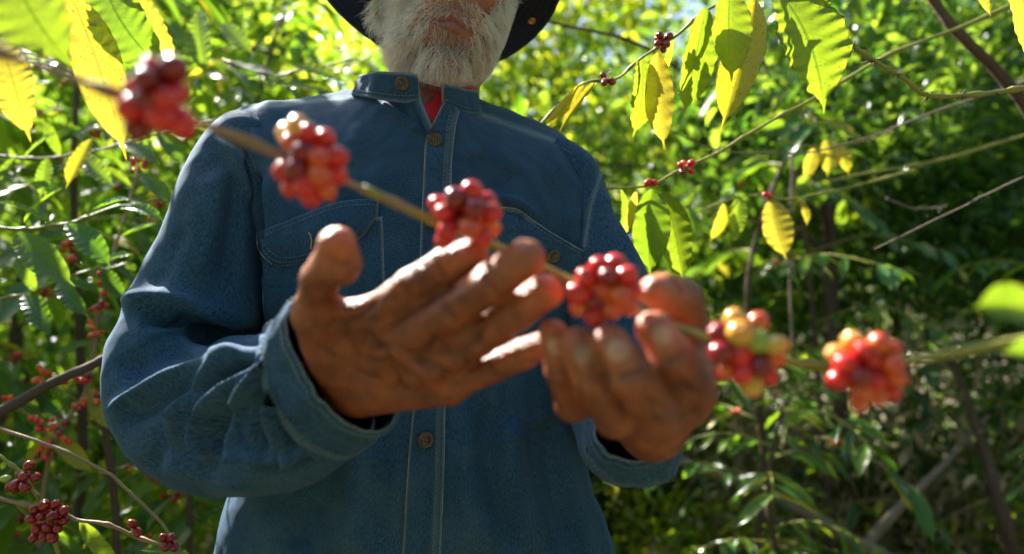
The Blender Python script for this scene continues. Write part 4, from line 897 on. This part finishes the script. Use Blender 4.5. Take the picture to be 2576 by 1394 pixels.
# red T-shirt under it
TRg = []  # crew neck inside the opening
for f, (yl, ys, dd) in enumerate([(208, 205, .842), (250, 235, .830), (300, 268, .815), (350, 310, .812)]):
    C = pp(1085, ys, .885); half = pp(1085+105+f*8, ys, .885)-C; fr_ = pp(1085, yl, dd)-C; bk = pp(1090, ys-40, .95)-C
    TRg.append([C+half*math.cos(t)+(bk*math.sin(t) if math.sin(t) > 0 else fr_*(-math.sin(t))) for t in np.linspace(0, 2*np.pi, 64, endpoint=False)])
Gt = catmull(np.array(TRg), 16); pchild('t_shirt', Gt.reshape(-1, 3), grid_faces(64, 16, True), M['red_shirt'])

# hat
hat = None
RQ = np.array(Matrix.Rotation(math.radians(-9), 3, 'X')); HQ = np.array(P(1107, -22, .933))-RQ@np.array([0, .012, .044])
def HL(x, y, z): return HQ+RQ@np.array([x, y, z])
prof = [(.0835, .060), (.090, .062), (.110, .058), (.130, .052), (.150, .046), (.163, .040), (.165, .0385), (.1640, .0370), (.150, .0425), (.130, .0485), (.110, .0545), (.088, .0580)]
pts = catmull(prof, 90); K = 96; V = []; wob = np.random.default_rng(2)
for j, (r, z) in enumerate(pts):
    ring = .0009*math.sin(r*2*math.pi/.0085)*(1 if j > 8 else 0)
    for i in range(K):
        t = 2*math.pi*i/K; rr = r*(1+.012*math.sin(2*t+.6)); zz = z+ring+(r/.165)**2*(.010*math.cos(2*t+.3)+.004*math.sin(3*t)); V.append(HL(rr*math.cos(t), .012+rr*math.sin(t), zz+.004))
Fh = grid_faces(K, len(pts), True)
hat = pchild('hat', [HL(r*math.cos(t), .012+r*1.12*math.sin(t), z) for r, z in catmull([(.0845, .052), (.086, .075), (.085, .10), (.080, .125), (.068, .138), (.045, .143), (.02, .144), (.001, .144)], 24) for t in np.linspace(0, 2*np.pi, 48, endpoint=False)], grid_faces(48, 24, True), M['hat'])
brim = obj('brim', mesh('brim', local(PL, V), Fh, M['hat']), hat)
BB = BVHTree.FromPolygons([Vector(v) for v in V], [tuple(f) for f in Fh.tolist()])
button(1337, 52, .0062, BB, .0005, M['brass'], hat, 'snap')
rim = [HL(.1655*(1+.012*math.sin(2*t+.6))*math.cos(t), .012+.1655*(1+.012*math.sin(2*t+.6))*math.sin(t), .0420+(.010*math.cos(2*t+.3)+.004*math.sin(3*t))) for t in np.linspace(0, 2*np.pi, 200)]
stitches('edge_stitching', rim, np.tile(RHn@np.array([0, 0, -1.0]), (200, 1)), hat, M['thread'], .003, .003, .0004)
pc_ = [HL(.0865*math.cos(t), .012+.0965*math.sin(t), .066) for t in np.linspace(0, 2*np.pi, 60)]
Vb, Fb = tube(pc_, .0045, 6, cap=False); obj('hat_band', mesh('hat_band', local(PL, Vb), Fb, M['hat']), hat)

# trousers and boots, below the frame
TRZ = []
for s in (-1, 1):
    for z, cx, ry in ((.80, .075, .085), (.68, .095, .09), (.5, .105, .085), (.25, .11, .08), (.07, .115, .085)):
        TRZ.append([[-.07+s*cx+ry*1.0*math.cos(t), .90+ry*math.sin(t), z] for t in np.linspace(0, 2*np.pi, 24, endpoint=False)])
Vt = []; Ft = []
for s in range(2):
    Gq = catmull(np.array(TRZ[s*5:s*5+5]), 20).reshape(-1, 3); Vt.append((Gq, grid_faces(24, 20, True)))
Vj, Fj = joinVF(Vt); pchild('trousers', Vj, Fj, M['trousers'])
for s in (-1, 1):
    Gq = []
    for y, w, h in ((1.0, .02, .05), (.985, .04, .10), (.93, .043, .11), (.86, .044, .09), (.78, .05, .06), (.73, .045, .045), (.705, .02, .03)):
        Gq.append([[-.07+s*.115+w*math.cos(t), y-.02, max(0.0, h*.5+h*.5*math.sin(t))] for t in np.linspace(0, 2*np.pi, 20, endpoint=False)])
    pchild('boot', catmull(np.array(Gq), 24).reshape(-1, 3), grid_faces(20, 24, True), M['boot'])
print('clothes', round(time.time()-T0, 1))

# ------------------------------------------------------------------ branches near the man, placed where they hang
def limb_thing(name, label, cat, px, r0, r1, mat='twig_brown', group=None, seed=1, amp=.0012, nodes=0, n=60):
    pts = [pp(*q) for q in px]; b = Vector(pts[0]); o = empty(name, b); tag(o, label, cat, group)
    path = twig_wobble(pts, amp, seed, n); rr = np.linspace(r0, r1, n)
    if nodes:
        s = np.linspace(0, nodes, n) % 1; rr = rr*(1+.75*np.exp(-((s-.5)/.12)**2))
    V, Fc = tube(path, rr, 9, jitter=.03, seed=seed); obj('twig', mesh('twig', np.array(V)-np.array(b), Fc, M[mat]), o)
    return o, path
def along(path, x, y):
    q = np.array(path); u, v = proj(q); return q[np.argmin((u-x)**2+(v-y)**2)]
def cluster(parent, path, lst, R=None, back=3, r=.0068, seed=0, dd=0.0, depth=None):
    """cherries listed by place and ripeness, packed round the node they grow from"""
    rr = random.Random(seed); cx = sum(q[0] for q in lst)/len(lst); cy = sum(q[1] for q in lst)/len(lst); node = along(path, cx, cy)
    d0 = float((node-CAMn)@Fn) if depth is None else depth; Rm = max(math.hypot(q[0]-cx, q[1]-cy) for q in lst)/F*d0+.001; out = []
    if parent.name == 'berry_branch': lst = [(cx+(x-cx)*.88, cy+(y-cy)*.90, k) for x, y, k in lst]; Rm *= .88; r *= 1.0; back = 1
    for (x, y, k) in lst:
        e = math.hypot(x-cx, y-cy)/F*d0; d = d0-math.sqrt(max(0, Rm*Rm-e*e))*.50-.001+dd+rr.uniform(-.002, .002); out.append([pp(x, y, d), k])
    for _ in range(back):
        a = rr.uniform(0, 6.28); e = Rm*rr.uniform(.2, .65); out.append([np.array(P(cx, cy, d0+dd+rr.uniform(.003, .012)))+np.array([math.cos(a)*e, 0, math.sin(a)*e]), rr.choice(lst)[2]])
    for _ in range(12):                                             # push overlapping cherries apart
        for i in range(len(out)):
            for j in range(i):
                v = out[i][0]-out[j][0]; l = np.linalg.norm(v)+1e-9
                if l < 1.5*r: v = v/l*(1.5*r-l)*.5*np.array([.12, 1.1, .12]); out[i][0] = out[i][0]+v; out[j][0] = out[j][0]-v
    cen = np.array(P(cx, cy, d0+dd))
    NM = {'r': 'red', 'd': 'dark', 'o': 'orange', 'y': 'yellow', 'g': 'green'}
    for c, k in out: cherry(parent, c, r*rr.uniform(.86, 1.14), NM[k], Vector(c-cen)+Vector((rr.gauss(0, .002), rr.gauss(0, .002), -.003)), parent.location)
    V, Fc = joinVF([tube([node, cen*.5+node*.5, c*.75+cen*.25], [.0016, .0012, .0008], 5) for c, k in out[::2]]); obj('stalk', mesh('stalk', np.array(V)-np.array(parent.location), Fc, M['twig_green']), parent)

held, hp = limb_thing('berry_branch', 'long branch with six clusters of ripening berries laid across the palms', 'berry branch',
    [(-160, 60, .31), (0, 128, .325), (150, 185, .335), (300, 238, .345), (450, 290, .36), (690, 385, .392), (850, 450, .415), (1080, 548, .437), (1230, 612, .446), (1400, 690, .444), (1500, 740, .436), (1620, 790, .440), (1740, 836, .425), (1840, 872, .412), (1990, 912, .400), (2180, 925, .390), (2330, 900, .380), (2640, 840, .365)],
      .0024, .0011, 'twig_brown', None, 3, .0004, 9, 150)
# the younger, greener half of the same branch
g0 = along(hp, 900, 470); i0 = int(np.argmin(((hp-g0)**2).sum(1)))
V, Fc = tube(hp[i0:]+0, np.linspace(.0029, .0026, len(hp)-i0), 9); obj('green_shoot', mesh('green_shoot', np.array(V)-np.array(held.location), Fc, M['twig_green']), held)
cluster(held, hp, [(384, 170, 'r'), (345, 216, 'r'), (425, 215, 'r'), (436, 180, 'd'), (331, 276, 'r'), (372, 250, 'd'), (408, 290, 'r'), (335, 318, 'd'), (430, 258, 'r'), (385, 215, 'd'), (440, 300, 'r')], r=.0071, seed=1, depth=.345)
cluster(held, hp, [(722, 330, 'y'), (752, 322, 'y'), (782, 338, 'r'), (812, 340, 'r'), (735, 362, 'o'), (768, 388, 'd'), (815, 403, 'o'), (843, 395, 'r'), (716, 426, 'r'), (750, 434, 'd'), (728, 476, 'r'), (770, 462, 'r'), (805, 448, 'o'), (820, 474, 'o'), (778, 490, 'r'), (842, 430, 'r'), (738, 400, 'd')], r=.0068, seed=2)
cluster(held, hp, [(1099, 512, 'r'), (1118, 534, 'r'), (1147, 504, 'd'), (1185, 490, 'r'), (1213, 504, 'r'), (1237, 534, 'r'), (1194, 530, 'd'), (1150, 556, 'd'), (1185, 575, 'o'), (1124, 580, 'r'), (1232, 568, 'o'), (1213, 592, 'r'), (1115, 603, 'r')], r=.0073, seed=3, dd=-.008)
cluster(held, hp, [(1470, 700, 'r'), (1506, 670, 'r'), (1551, 668, 'r'), (1575, 692, 'r'), (1524, 700, 'd'), (1590, 728, 'r'), (1488, 751, 'd'), (1455, 772, 'o'), (1493, 803, 'r'), (1556, 742, 'o'), (1547, 780, 'o'), (1522, 726, 'o'), (1585, 768, 'o'), (1455, 735, 'r')], r=.0072, seed=4, dd=-.012)
cluster(held, hp, [(1848, 800, 'y'), (1907, 813, 'o'), (1812, 835, 'd'), (1856, 838, 'y'), (1907, 857, 'g'), (1869, 892, 'r'), (1808, 886, 'd'), (1952, 900, 'o'), (1822, 937, 'o'), (1864, 940, 'r'), (1912, 922, 'd'), (1937, 942, 'r'), (1891, 974, 'y'), (1945, 868, 'y')], r=.0072, seed=5, dd=-.002)
cluster(held, hp, [(2150, 860, 'y'), (2103, 889, 'y'), (2161, 880, 'r'), (2212, 862, 'o'), (2245, 876, 'o'), (2120, 918, 'r'), (2193, 900, 'r'), (2112, 950, 'r'), (2155, 945, 'd'), (2193, 960, 'r'), (2242, 922, 'o'), (2166, 990, 'o'), (2205, 1000, 'o'), (2168, 1016, 'o'), (2248, 985, 'r'), (2226, 950, 'r'), (2255, 950, 'o')], r=.0064, seed=6, dd=-.002)
place_leaf(held, pp(2640, 800, .36), pp(2440, 775, .35), 'leaf_lime', 0, 1.7, (-.1, -.9, .35), HERO, held.location)
place_leaf(held, pp(2660, 905, .37), pp(2515, 885, .36), 'leaf_green', 1, 1.6, (.1, -.9, .4), HERO, held.location)

def hang(parent, lst, store=None):
    """leaves: base x, y, depth, tip x, y, depth, width factor, kind, facing"""
    for k, (bx_, by_, bd, tx, ty, td, w, kd, nh) in enumerate(lst):
        place_leaf(parent, pp(bx_, by_, bd), pp(tx, ty, td), {'g': 'leaf_green', 'l': 'leaf_lime', 'y': 'leaf_yellow'}[kd], k, w, nh, store or HERO, parent.location)
br, bp = limb_thing('coffee_branch', 'twig hung with large wavy yellow and lime leaves and dark berry clusters', 'coffee branch',
    [(1330, 345, 1.0), (1450, 222, .97), (1550, 195, .95), (1620, 142, .93), (1700, 90, .92), (1790, 15, .90), (1930, -30, .87), (2080, -70, .86)], .0014, .0024, 'twig_green', 'coffee branches reaching into the light', 5, .001, 7)
hang(br, [(1835, -25, .87, 1840, 208, .86, 1.5, 'l', (.1, -1, .2)), (1900, 0, .90, 1812, 332, .89, 1.0, 'y', (-.35, -1, .1)), (1775, 20, .90, 1715, 297, .90, 1.25, 'l', (.5, -1, .1)),
          (1950, -30, .86, 2072, 288, .85, 1.65, 'l', (-.1, -1, .25)), (1612, 142, .94, 1590, 348, .94, 1.2, 'l', (.35, -1, .1)), (1655, 130, .93, 1672, 378, .93, 1.0, 'y', (-.2, -1, .1)),
          (1470, 205, .97, 1362, 330, .98, .65, 'y', (.5, -1, .3)), (1505, 200, .97, 1405, 335, .98, .55, 'y', (-.5, -1, .3)), (1690, 95, .93, 1648, 215, .95, .7, 'y', (.8, -1, 0)),
          (1960, -40, .87, 2110, 45, .88, .9, 'l', (0, -.6, 1)), (1870, -30, .89, 1790, 150, .92, .8, 'y', (.7, -1, 0))])
cluster(br, bp, [(1660, 90, 'd'), (1682, 92, 'd'), (1655, 108, 'd'), (1676, 112, 'd'), (1668, 122, 'd')], r=.0052, seed=7, back=3, dd=-.004)
cluster(br, bp, [(1518, 190, 'd'), (1520, 208, 'd'), (1538, 205, 'd')], r=.0052, seed=8, back=1, dd=-.004)
tb, tp = limb_thing('bare_twig', 'bare knobbly green twig bending below the largest hanging leaf', 'twig', [(2060, 60, .88), (2112, 95, .89), (2180, 138, .90), (2260, 190, .91), (2335, 238, .92), (2450, 240, .93), (2575, 222, .95), (2720, 200, .97)], .0022, .0034, 'twig_green', 'bare twigs', 6, .0008, 9)
nb = []
for k, (x, y) in enumerate([(2112, 95), (2148, 120), (2200, 148), (2262, 190), (2312, 222), (2335, 238), (2420, 240), (2500, 238), (2545, 225)]):
    c = along(tp, x, y); r = random.Random(k)
    for j in range(6): nb.append(tube([c, c+np.array([r.gauss(0, .005), r.gauss(0, .004), r.gauss(0, .005)])], [.0018, .0006], 5))
V, Fc = joinVF(nb); obj('node', mesh('node', np.array(V)-np.array(tb.location), Fc, M['bark']), tb)
b2, p2_ = limb_thing('coffee_branch', 'thin straight branch with small red clusters above two broad lime leaves', 'coffee branch',
    [(1440, 470, 1.0), (1560, 472, 1.0), (1640, 464, 1.01), (1700, 437, 1.02), (1800, 388, 1.04), (1880, 342, 1.06), (1960, 292, 1.08), (2030, 262, 1.09), (2110, 212, 1.1), (2250, 130, 1.14), (2430, 60, 1.18), (2650, -30, 1.2)], .0016, .0032, 'twig_green', 'coffee branches reaching into the light', 9, .0012, 8)
hang(b2, [(1642, 474, .99, 1636, 698, .97, 1.45, 'l', (.05, -1, .1)), (1668, 480, 1.0, 1718, 712, .98, 1.2, 'l', (-.35, -1, .1)), (1600, 478, 1.0, 1568, 600, 1.02, .75, 'y', (.3, -1, .2)), (1560, 476, 1.01, 1555, 590, 1.05, 1.0, 'l', (.8, -1, .2))])
cluster(b2, p2_, [(1712, 415, 'r'), (1738, 410, 'r'), (1716, 432, 'd'), (1738, 430, 'r')], r=.0058, seed=9, back=2, dd=-.003)
cluster(b2, p2_, [(1630, 459, 'r'), (1646, 460, 'r')], r=.0055, seed=10, back=1, dd=-.003)
b3, p3_ = limb_thing('coffee_branch', 'slender twig with a few blurred yellow leaves over the shaded undergrowth', 'coffee branch', [(1760, 530, 1.35), (1880, 492, 1.36), (1990, 498, 1.38), (2100, 480, 1.42), (2300, 430, 1.5)], .0014, .0024, 'twig_green', 'coffee branches reaching into the light', 10, .0015, 5)
hang(b3, [(1940, 500, 1.36, 1978, 655, 1.33, 1.6, 'y', (-.2, -1, .2)), (1820, 512, 1.36, 1785, 608, 1.36, 1.2, 'y', (.5, -1, .2)), (1862, 496, 1.36, 1848, 605, 1.34, 1.4, 'l', (.1, -1, .2)), (2010, 500, 1.38, 2030, 570, 1.36, 1.0, 'y', (.1, -1, .3))])
cluster(b3, p3_, [(1925, 490, 'r'), (1936, 494, 'r')], r=.006, seed=11, back=0)
b4, p4_ = limb_thing('coffee_branch', 'drooping sprig of three glowing yellow leaves before the dark trunk', 'coffee branch', [(1960, 350, 1.5), (2060, 372, 1.5), (2150, 360, 1.52), (2250, 330, 1.55)], .0014, .0022, 'twig_green', 'coffee branches reaching into the light', 12, .0015, 5)
hang(b4, [(2050, 372, 1.5, 2022, 455, 1.48, 1.4, 'y', (.3, -1, .2)), (2080, 350, 1.5, 2080, 445, 1.48, 1.8, 'y', (-.2, -1, .2)), (2110, 366, 1.5, 2135, 440, 1.48, 1.5, 'y', (-.1, -1, .3))])
for (lab, px, r0, r1, mt, sd) in [
    ('thin grey dead twig crossing behind the glowing yellow sprig', [(1640, 300, 1.25), (1740, 355, 1.25), (1830, 382, 1.25), (1950, 388, 1.27), (2060, 380, 1.3), (2200, 340, 1.32), (2350, 282, 1.34), (2480, 238, 1.36), (2680, 170, 1.4)], .001, .0026, 'bark_grey', 21),
    ('stout slanting brown limb in the upper corner near blue sky', [(2300, -80, 1.3), (2355, 10, 1.3), (2410, 85, 1.3), (2480, 150, 1.32), (2540, 215, 1.33), (2600, 300, 1.35), (2720, 480, 1.4)], .008, .012, 'bark', 22),
    ('pale green slanting twig beneath the knobbly one, out of focus', [(2080, 455, 1.7), (2200, 432, 1.7), (2350, 405, 1.72), (2470, 375, 1.75), (2680, 310, 1.8)], .003, .004, 'twig_green', 23),
    ('grey twig slanting up over the shaded small leaves', [(2200, 625, 1.2), (2300, 580, 1.2), (2420, 520, 1.2), (2500, 480, 1.2), (2680, 400, 1.25)], .001, .0018, 'bark_grey', 24),
    ('pale upright dead stem standing in the shaded undergrowth', [(1995, 330, 2.0), (1990, 480, 2.0), (1984, 600, 2.0), (1988, 740, 2.0), (1996, 880, 2.0)], .005, .004, 'bark_grey', 25),
    ('short curved pale twig hanging among dark leaves', [(2230, 500, 1.6), (2280, 520, 1.6), (2330, 524, 1.6), (2380, 518, 1.6)], .002, .002, 'bark_grey', 26),
    ('thick brown bough leaning in beside the bent elbow', [(-90, 1085, .98), (0, 1035, 1.0), (70, 1000, 1.02), (130, 965, 1.03), (200, 930, 1.05), (280, 895, 1.08), (420, 850, 1.15)], .009, .006, 'bark', 27),
    ('thin brown twig slanting down from the bough to the lower edge', [(-60, 1055, .95), (0, 1080, .95), (90, 1108, .95), (180, 1145, .95), (260, 1185, .95), (310, 1222, .95), (380, 1290, .96), (430, 1350, .96), (500, 1450, .97)], .0026, .0018, 'twig_brown', 28),
    ('slim upright brown stem rising behind the sleeve', [(255, 900, 1.3), (262, 1000, 1.3), (272, 1120, 1.3), (285, 1260, 1.3), (300, 1500, 1.3), (310, 2000, 1.3)], .005, .009, 'bark', 29),
    ('second slim brown stem below the baggy denim elbow', [(470, 1150, 1.4), (476, 1240, 1.4), (478, 1330, 1.4), (480, 1500, 1.4), (490, 2000, 1.4)], .006, .008, 'bark', 30),
    ('thick brown bough sagging low across the shaded undergrowth', [(1600, 1120, 2.3), (1750, 1175, 2.25), (1880, 1225, 2.2), (2020, 1290, 2.2), (2140, 1360, 2.2), (2260, 1460, 2.2), (2300, 1900, 2.0)], .015, .026, 'bark_grey', 32),
    ('brown bough rising out of the low fork toward the dry grass', [(2480, 1050, 2.5), (2400, 1140, 2.4), (2320, 1220, 2.3), (2230, 1310, 2.25), (2160, 1395, 2.2)], .008, .018, 'bark_grey', 33),
    ('weathered leaning trunk base among dry straw at the picture edge', [(2380, 880, 2.6), (2430, 1000, 2.5), (2480, 1150, 2.4), (2520, 1290, 2.3), (2560, 1500, 2.3), (2600, 1900, 2.3)], .012, .030, 'bark', 34),
    ('dark thin twig crossing the bright leaves beside the hat', [(1330, 40, 1.5), (1420, 65, 1.5), (1540, 88, 1.5), (1620, 118, 1.55), (1700, 170, 1.6)], .003, .004, 'bark', 31)]:
    limb_thing('twig' if r1 < .006 else 'bough', lab, 'twig' if r1 < .006 else 'bough', px, r0, r1, mt, 'bare twigs', sd, .0009)
# berry sprays at the lower corner
b5, p5_ = limb_thing('coffee_branch', 'brown twig bearing the fullest dark red cluster low beside the hem', 'coffee branch', [(-60, 1235, .86), (0, 1255, .86), (80, 1272, .86), (180, 1300, .86), (260, 1322, .86), (335, 1348, .87), (430, 1382, .88), (540, 1440, .9)], .0026, .0018, 'twig_brown', 'berry twigs low by the elbow', 13, .001, 6)
cluster(b5, p5_, [(88, 1282, 'd'), (112, 1272, 'd'), (138, 1270, 'd'), (160, 1285, 'd'), (80, 1305, 'd'), (104, 1300, 'd'), (132, 1298, 'd'), (158, 1310, 'd'), (92, 1330, 'd'), (118, 1325, 'd'), (145, 1328, 'd'), (110, 1350, 'd'), (132, 1350, 'd'), (85, 1352, 'd')], r=.0068, seed=12, back=5)
cluster(b5, p5_, [(332, 1318, 'd'), (345, 1338, 'd')], r=.0062, seed=13, back=0); cluster(b5, p5_, [(412, 1352, 'd'), (430, 1352, 'd'), (420, 1372, 'd'), (434, 1374, 'd')], r=.0060, seed=14, back=1)
hang(b5, [(480, 1400, .9, 340, 1385, .88, 1.0, 'g', (0, -.5, 1)), (20, 1270, .86, -90, 1330, .84, 1.0, 'g', (0, -.4, 1)), (200, 1310, .9, 300, 1420, .92, .9, 'l', (.3, -1, .4))])
b6, p6_ = limb_thing('coffee_branch', 'short green shoot with dark berries and one green berry at the edge', 'coffee branch', [(-60, 1120, .88), (0, 1150, .88), (50, 1190, .88), (85, 1235, .87), (100, 1268, .87), (150, 1400, .88)], .0018, .0026, 'twig_green', 'berry twigs low by the elbow', 14, .001, 5)
cluster(b6, p6_, [(15, 1204, 'g'), (72, 1172, 'd'), (60, 1198, 'd'), (88, 1200, 'd'), (40, 1218, 'd'), (62, 1224, 'd'), (28, 1222, 'd')], r=.0062, seed=15, back=3)
# big leaves in the upper corner and beside the elbow
b7, p7_ = limb_thing('coffee_branch', 'overhanging branch with very large green and yellow leaves in the corner', 'coffee branch', [(-120, -150, .58), (60, -90, .60), (180, -40, .66), (270, -45, .70), (400, -80, .72)], .0035, .0025, 'twig_brown', 'coffee branches reaching into the light', 15, .001, 5)
hang(b7, [(20, -110, .52, 190, 175, .50, 1.75, 'l', (-.1, -1, .3)), (170, -30, .68, 318, 405, .66, .80, 'y', (.35, -1, .1)), (265, -45, .70, 425, 190, .68, 1.6, 'g', (-.25, -1, .2)), (330, -60, .74, 455, 165, .76, 1.0, 'y', (-.5, -1, .2)),
          (0, 100, .64, 78, 360, .62, 1.1, 'y', (.3, -1, .1)), (60, -80, .58, -60, 190, .56, 1.2, 'l', (.2, -1, .3)), (90, -60, .62, 100, 130, .66, 1.3, 'g', (0, -1, .4))])
b8, p8_ = limb_thing('coffee_branch', 'branch of broad green leaves in pairs level with the denim sleeve', 'coffee branch', [(-80, 560, 1.05), (60, 575, 1.08), (170, 560, 1.12), (300, 520, 1.18), (420, 500, 1.25)], .0030, .0018, 'twig_green', 'coffee branches reaching into the light', 16, .0015, 6)
hang(b8, [(40, 585, 1.05, 190, 722, 1.02, 1.15, 'g', (-.3, -.8, .8)), (165, 565, 1.08, 282, 678, 1.05, 1.15, 'g', (-.2, -.8, .8)), (120, 560, 1.08, -20, 505, 1.04, 1.0, 'g', (0, -.6, 1)), (220, 545, 1.1, 335, 500, 1.08, 1.0, 'g', (0, -.7, 1)),
          (300, 525, 1.12, 415, 560, 1.1, 1.1, 'g', (.2, -.8, .9)), (0, 580, 1.03, -60, 700, 1.0, 1.1, 'g', (.1, -.8, .7)), (230, 350, 1.2, 165, 475, 1.16, 1.05, 'y', (.1, -1, .4)), (60, 560, 1.1, 160, 470, 1.1, 1.0, 'g', (0, -.6, 1)), (350, 440, 1.2, 440, 520, 1.18, 1.0, 'g', (-.3, -.7, .7))])
b9, p9_ = limb_thing('coffee_branch', 'branch of green leaves peeping over the raised shoulder', 'coffee branch', [(560, 150, 1.45), (680, 190, 1.4), (780, 170, 1.4), (900, 150, 1.4)], .0025, .0018, 'twig_brown', 'coffee branches reaching into the light', 17, .0015, 5)
hang(b9, [(735, 165, 1.38, 872, 206, 1.35, 1.1, 'l', (-.1, -.8, .8)), (690, 215, 1.38, 858, 240, 1.35, .9, 'l', (0, -.8, .7)), (765, 80, 1.4, 742, 168, 1.38, 1.2, 'g', (.2, -1, .3)), (500, 30, 1.45, 520, 200, 1.4, 1.1, 'g', (-.2, -1, .3)), (620, 200, 1.4, 700, 225, 1.38, 1.2, 'g', (0, -.6, 1)), (560, 60, 1.45, 640, 140, 1.4, 1.1, 'g', (0, -1, .5))])
for k, (x, y, d, tx, ty) in enumerate([(2545, -60, .80, 2600, 160, ), ]): 
    b10, p10_ = limb_thing('coffee_branch', 'sunlit yellow leaves hanging in from the upper corner by the stout limb', 'coffee branch', [(2440, -60, .85), (2540, -50, .82), (2680, -80, .8)], .002, .002, 'twig_green', 'coffee branches reaching into the light', 18, .001, 3)
    hang(b10, [(2535, -50, .80, 2590, 165, .80, 1.0, 'y', (.1, -1, .2)), (2440, -55, .85, 2492, 42, .85, .7, 'y', (-.6, -1, .2))])
print('branches', round(time.time()-T0, 1))

b11, p11_ = limb_thing('coffee_branch', 'upright shoot crowded with small orange red clusters beside the sleeve', 'coffee branch', [(360, 330, 1.45), (345, 430, 1.4), (300, 590, 1.35), (262, 730, 1.3), (238, 860, 1.28), (215, 980, 1.25), (150, 1090, 1.2), (110, 1200, 1.2), (90, 1500, 1.2)], .002, .004, 'twig_brown', 'berry twigs low by the elbow', 40, .002, 9)

b12, p12_ = limb_thing('coffee_branch', 'leafy branch added above the picture to shade the shoulder', 'coffee branch', [(-700, -600, 1.7), (-100, -560, 1.6), (350, -520, 1.5), (800, -500, 1.45)], .005, .003, 'twig_brown', 'coffee branches reaching into the light', 41, .002, 5)  # added out of view so its leaves keep sun off the shoulder
ro = random.Random(9)
for k in range(26):
    q = np.array([ro.uniform(-1.40, -.62), ro.uniform(1.30, 1.85), ro.uniform(2.16, 2.42)]); a = ro.uniform(0, 6.28); place_leaf(b12, q, q+np.array([math.cos(a)*.12, math.sin(a)*.12, -.05]), 'leaf_green', k, 1.1, (ro.uniform(-.4, .4), ro.uniform(-.4, .4), 1), MIDL, b12.location)
rb = random.Random(5)
for k, (x, y, m) in enumerate([(350, 415, 7), (335, 370, 4), (385, 522, 4), (268, 722, 6), (245, 765, 6), (228, 830, 6), (262, 690, 5), (205, 950, 7), (240, 1000, 6), (105, 942, 6), (212, 1015, 6), (150, 1085, 6), (95, 1060, 5), (112, 1125, 6), (20, 1010, 5)]):
    dep = float((along(p11_, x, y)-CAMn)@Fn); cluster(b11, p11_, [(x+rb.gauss(0, 12), y+rb.gauss(0, 11), rb.choice('rrodo')) for _ in range(m)], r=.0058, seed=60+k, back=1, depth=dep)
hang(b11, [(300, 600, 1.35, 400, 560, 1.33, 1.0, 'g', (0, -.6, 1)), (262, 740, 1.3, 150, 700, 1.28, 1.1, 'g', (0, -.7, .8)), (238, 860, 1.28, 130, 900, 1.25, 1.0, 'l', (0, -.8, .7)), (330, 470, 1.4, 250, 420, 1.4, 1.1, 'l', (0, -.8, .7)), (215, 980, 1.25, 290, 1090, 1.22, 1.1, 'y', (0, -.8, .5)), (150, 1090, 1.2, 60, 1190, 1.2, 1.2, 'y', (0, -1, .3)), (130, 1100, 1.2, 235, 1190, 1.2, 1.2, 'y', (0, -1, .4))])

b13, p13_ = limb_thing('coffee_branch', 'lower branch of overlapping dark green leaves between the berry shoot and the picture edge', 'coffee branch', [(-90, 760, 1.15), (60, 740, 1.18), (200, 690, 1.22), (330, 660, 1.3)], .003, .002, 'twig_green', 'coffee branches reaching into the light', 43, .0012, 6)
hang(b13, [(0, 750, 1.15, -40, 880, 1.1, 1.1, 'g', (.1, -.8, .7)), (60, 740, 1.17, 130, 850, 1.12, 1.1, 'g', (-.2, -.8, .7)), (150, 705, 1.2, 225, 800, 1.16, 1.0, 'g', (-.3, -.8, .7)), (90, 735, 1.18, 40, 640, 1.18, 1.1, 'g', (0, -.7, .9)), (230, 685, 1.24, 340, 640, 1.22, 1.0, 'g', (0, -.7, .9)), (260, 675, 1.25, 320, 760, 1.22, 1.1, 'g', (-.2, -.8, .7))])
b14, p14_ = limb_thing('coffee_branch', 'upper leafy branch with broad mid green leaves beneath the large corner leaves', 'coffee branch', [(-80, 380, 1.3), (80, 400, 1.3), (240, 380, 1.35), (420, 330, 1.4), (560, 300, 1.5)], .003, .002, 'twig_brown', 'coffee branches reaching into the light', 44, .0012, 6)
hang(b14, [(40, 395, 1.28, -10, 490, 1.25, 1.1, 'g', (0, -.8, .7)), (120, 398, 1.28, 100, 500, 1.25, 1.1, 'g', (.2, -.8, .7)), (200, 388, 1.32, 290, 470, 1.28, 1.1, 'g', (-.2, -.8, .7)), (300, 365, 1.34, 400, 420, 1.3, 1.1, 'g', (-.2, -.7, .9)), (150, 392, 1.3, 110, 300, 1.3, 1.0, 'l', (0, -.7, .9)), (400, 335, 1.38, 480, 420, 1.36, 1.1, 'g', (-.3, -.8, .7)), (430, 325, 1.4, 500, 240, 1.4, 1.1, 'g', (0, -.7, .9)), (60, 398, 1.28, 150, 330, 1.28, 1.0, 'g', (0, -.7, .9))])

print('script total', round(time.time()-T0, 1))
